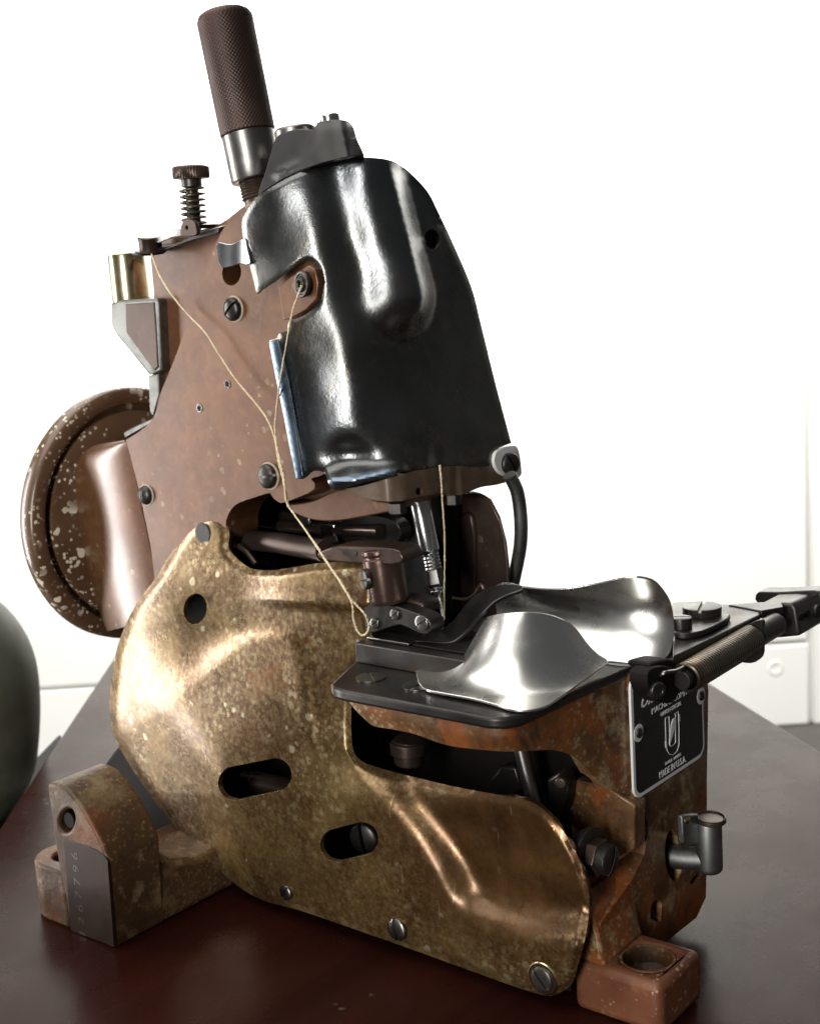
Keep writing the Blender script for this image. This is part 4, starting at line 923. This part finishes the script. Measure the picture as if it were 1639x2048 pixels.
wrap('guide_spring', [(306, 482), (322, 470), (340, 460), (362, 457), (372, 462), (365, 470), (345, 474), (325, 482), (312, 486)], [], plane(Y=12.), M['steel'], pb, thick=1.2, grid=6, bevel=.2)
pp('thread_post', [(362, 470), (363, 448), (368, 440), (378, 438), (388, 443), (391, 452), (391, 470)], M['gunbrown'], pb, (0, 2, 0), Y=10., step=5, bevel=.4, holes=[ell((373, 455), 3, 4, 12)])
# --- brass cap on its grey bracket
b0_ = P((263, 600), Y=26); b1_ = P((263, 506), Y=26); bh = (b1_-b0_)[2]; bk = pxmm(b0_)
brs = lathe('brass_oil_cap', [(37/bk, -1), (38/bk, 0), (38/bk, bh-.8), (36.5/bk, bh), (33/bk, bh+.1), (32/bk, bh-1.5), (0, bh-1.5)], b0_, (-.02, 0, 1), M['brass'], G, 48, .2)
pp('cap_bracket', [(221, 606), (240, 600), (310, 597), (316, 600), (323, 742), (308, 750), (296, 748), (262, 706), (234, 672), (222, 650)], M['zinc'], G, (0, 20, 0), Y=17., bevel=1.2)
pp('bracket_web', [(250, 608), (308, 604), (316, 735), (308, 742), (252, 665)], M['gunbrown'], G, (0, 2, 0), Y=16.6, bevel=.5)
pp('bracket_rib', [(296, 752), (316, 746), (318, 790), (306, 834), (299, 825)], M['zinc'], G, (0, 10, 0), Y=18., bevel=.6)
pp('bracket_strip', [(246, 866), (258, 858), (306, 836), (307, 842), (262, 868), (250, 878)], M['zinc'], G, (0, 12, 0), Y=16., bevel=.6)
# ------------------------------------------------------------------ threads
def thread(name, pts, label, r=.34):
    path = smooth3(pts, 10)
    path = path+np.random.normal(0, .05, path.shape)
    d = np.gradient(path, axis=0); s = np.cumsum(np.linalg.norm(d, axis=1))
    o = None
    u = np.cross(d, [0, 0, 1.]); u /= np.maximum(np.linalg.norm(u, axis=1), 1e-6)[:, None]; v = np.cross(d, u); v /= np.maximum(np.linalg.norm(v, axis=1), 1e-6)[:, None]
    vs, fs = [], []
    for ph in (0, math.pi):
        q = path+u*(np.cos(s*2.2+ph)*r*.55)[:, None]+v*(np.sin(s*2.2+ph)*r*.55)[:, None]
        a, b = tube_data(q, r*.72, 7); fs += [tuple(i+len(vs) for i in f) for f in b]; vs += list(a)
    o = obj(name, vs, fs, M['thread'], None, sharp=0); o['label'] = label; o['category'] = 'thread'; o['group'] = 'cream sewing threads on the machine'
    return o
def PY(l): return [P((a, b), Y=c) for a, b, c in l]
thread('thread', PY([(303, 508, 8), (318, 548, 4), (340, 585, 0), (372, 625, -.5), (410, 665, -1), (440, 712, -1), (470, 757, -1), (510, 805, -1.5), (535, 840, -2), (550, 880, -3), (556, 920, -4), (566, 960, -5), (575, 1002, -5.5), (582, 1020, -6), (612, 1062, -8), (650, 1120, -10), (680, 1165, -10), (703, 1205, -10), (706, 1235, -9), (712, 1258, -8), (722, 1270, -7.3), (733, 1266, -7), (737, 1250, -7.5), (730, 1230, -9), (716, 1214, -10), (703, 1200, -10.3)]), 'cream thread hanging from the guide disc across the brown arm to a loose loop', .36)
thread('thread', PY([(603, 571, -9), (596, 590, -9), (584, 625, -10), (572, 690, -11.5), (560, 760, -9), (552, 825, -5), (550, 865, -4), (558, 915, -5), (568, 960, -6), (572, 1002, -6.4), (586, 1025, -7), (622, 1075, -9), (654, 1124, -10.5), (684, 1168, -10.7), (700, 1196, -10.9), (704, 1202, -10.9)]), 'cream thread coming down from the eyelet in the cover window, twisted round its neighbour', .36)
nq = [P((a, b), X=c) for a, b, c in [(879, 930, 13), (882, 965, 13), (884, 1000, 12), (888, 1060, 10)]]+[P((889, 1120), Y=26), P((888, 1180), Y=28), P((888, 1238), Y=29)]
thread('thread', nq, 'cream thread running straight down beside the needle bar to the needle', .36)
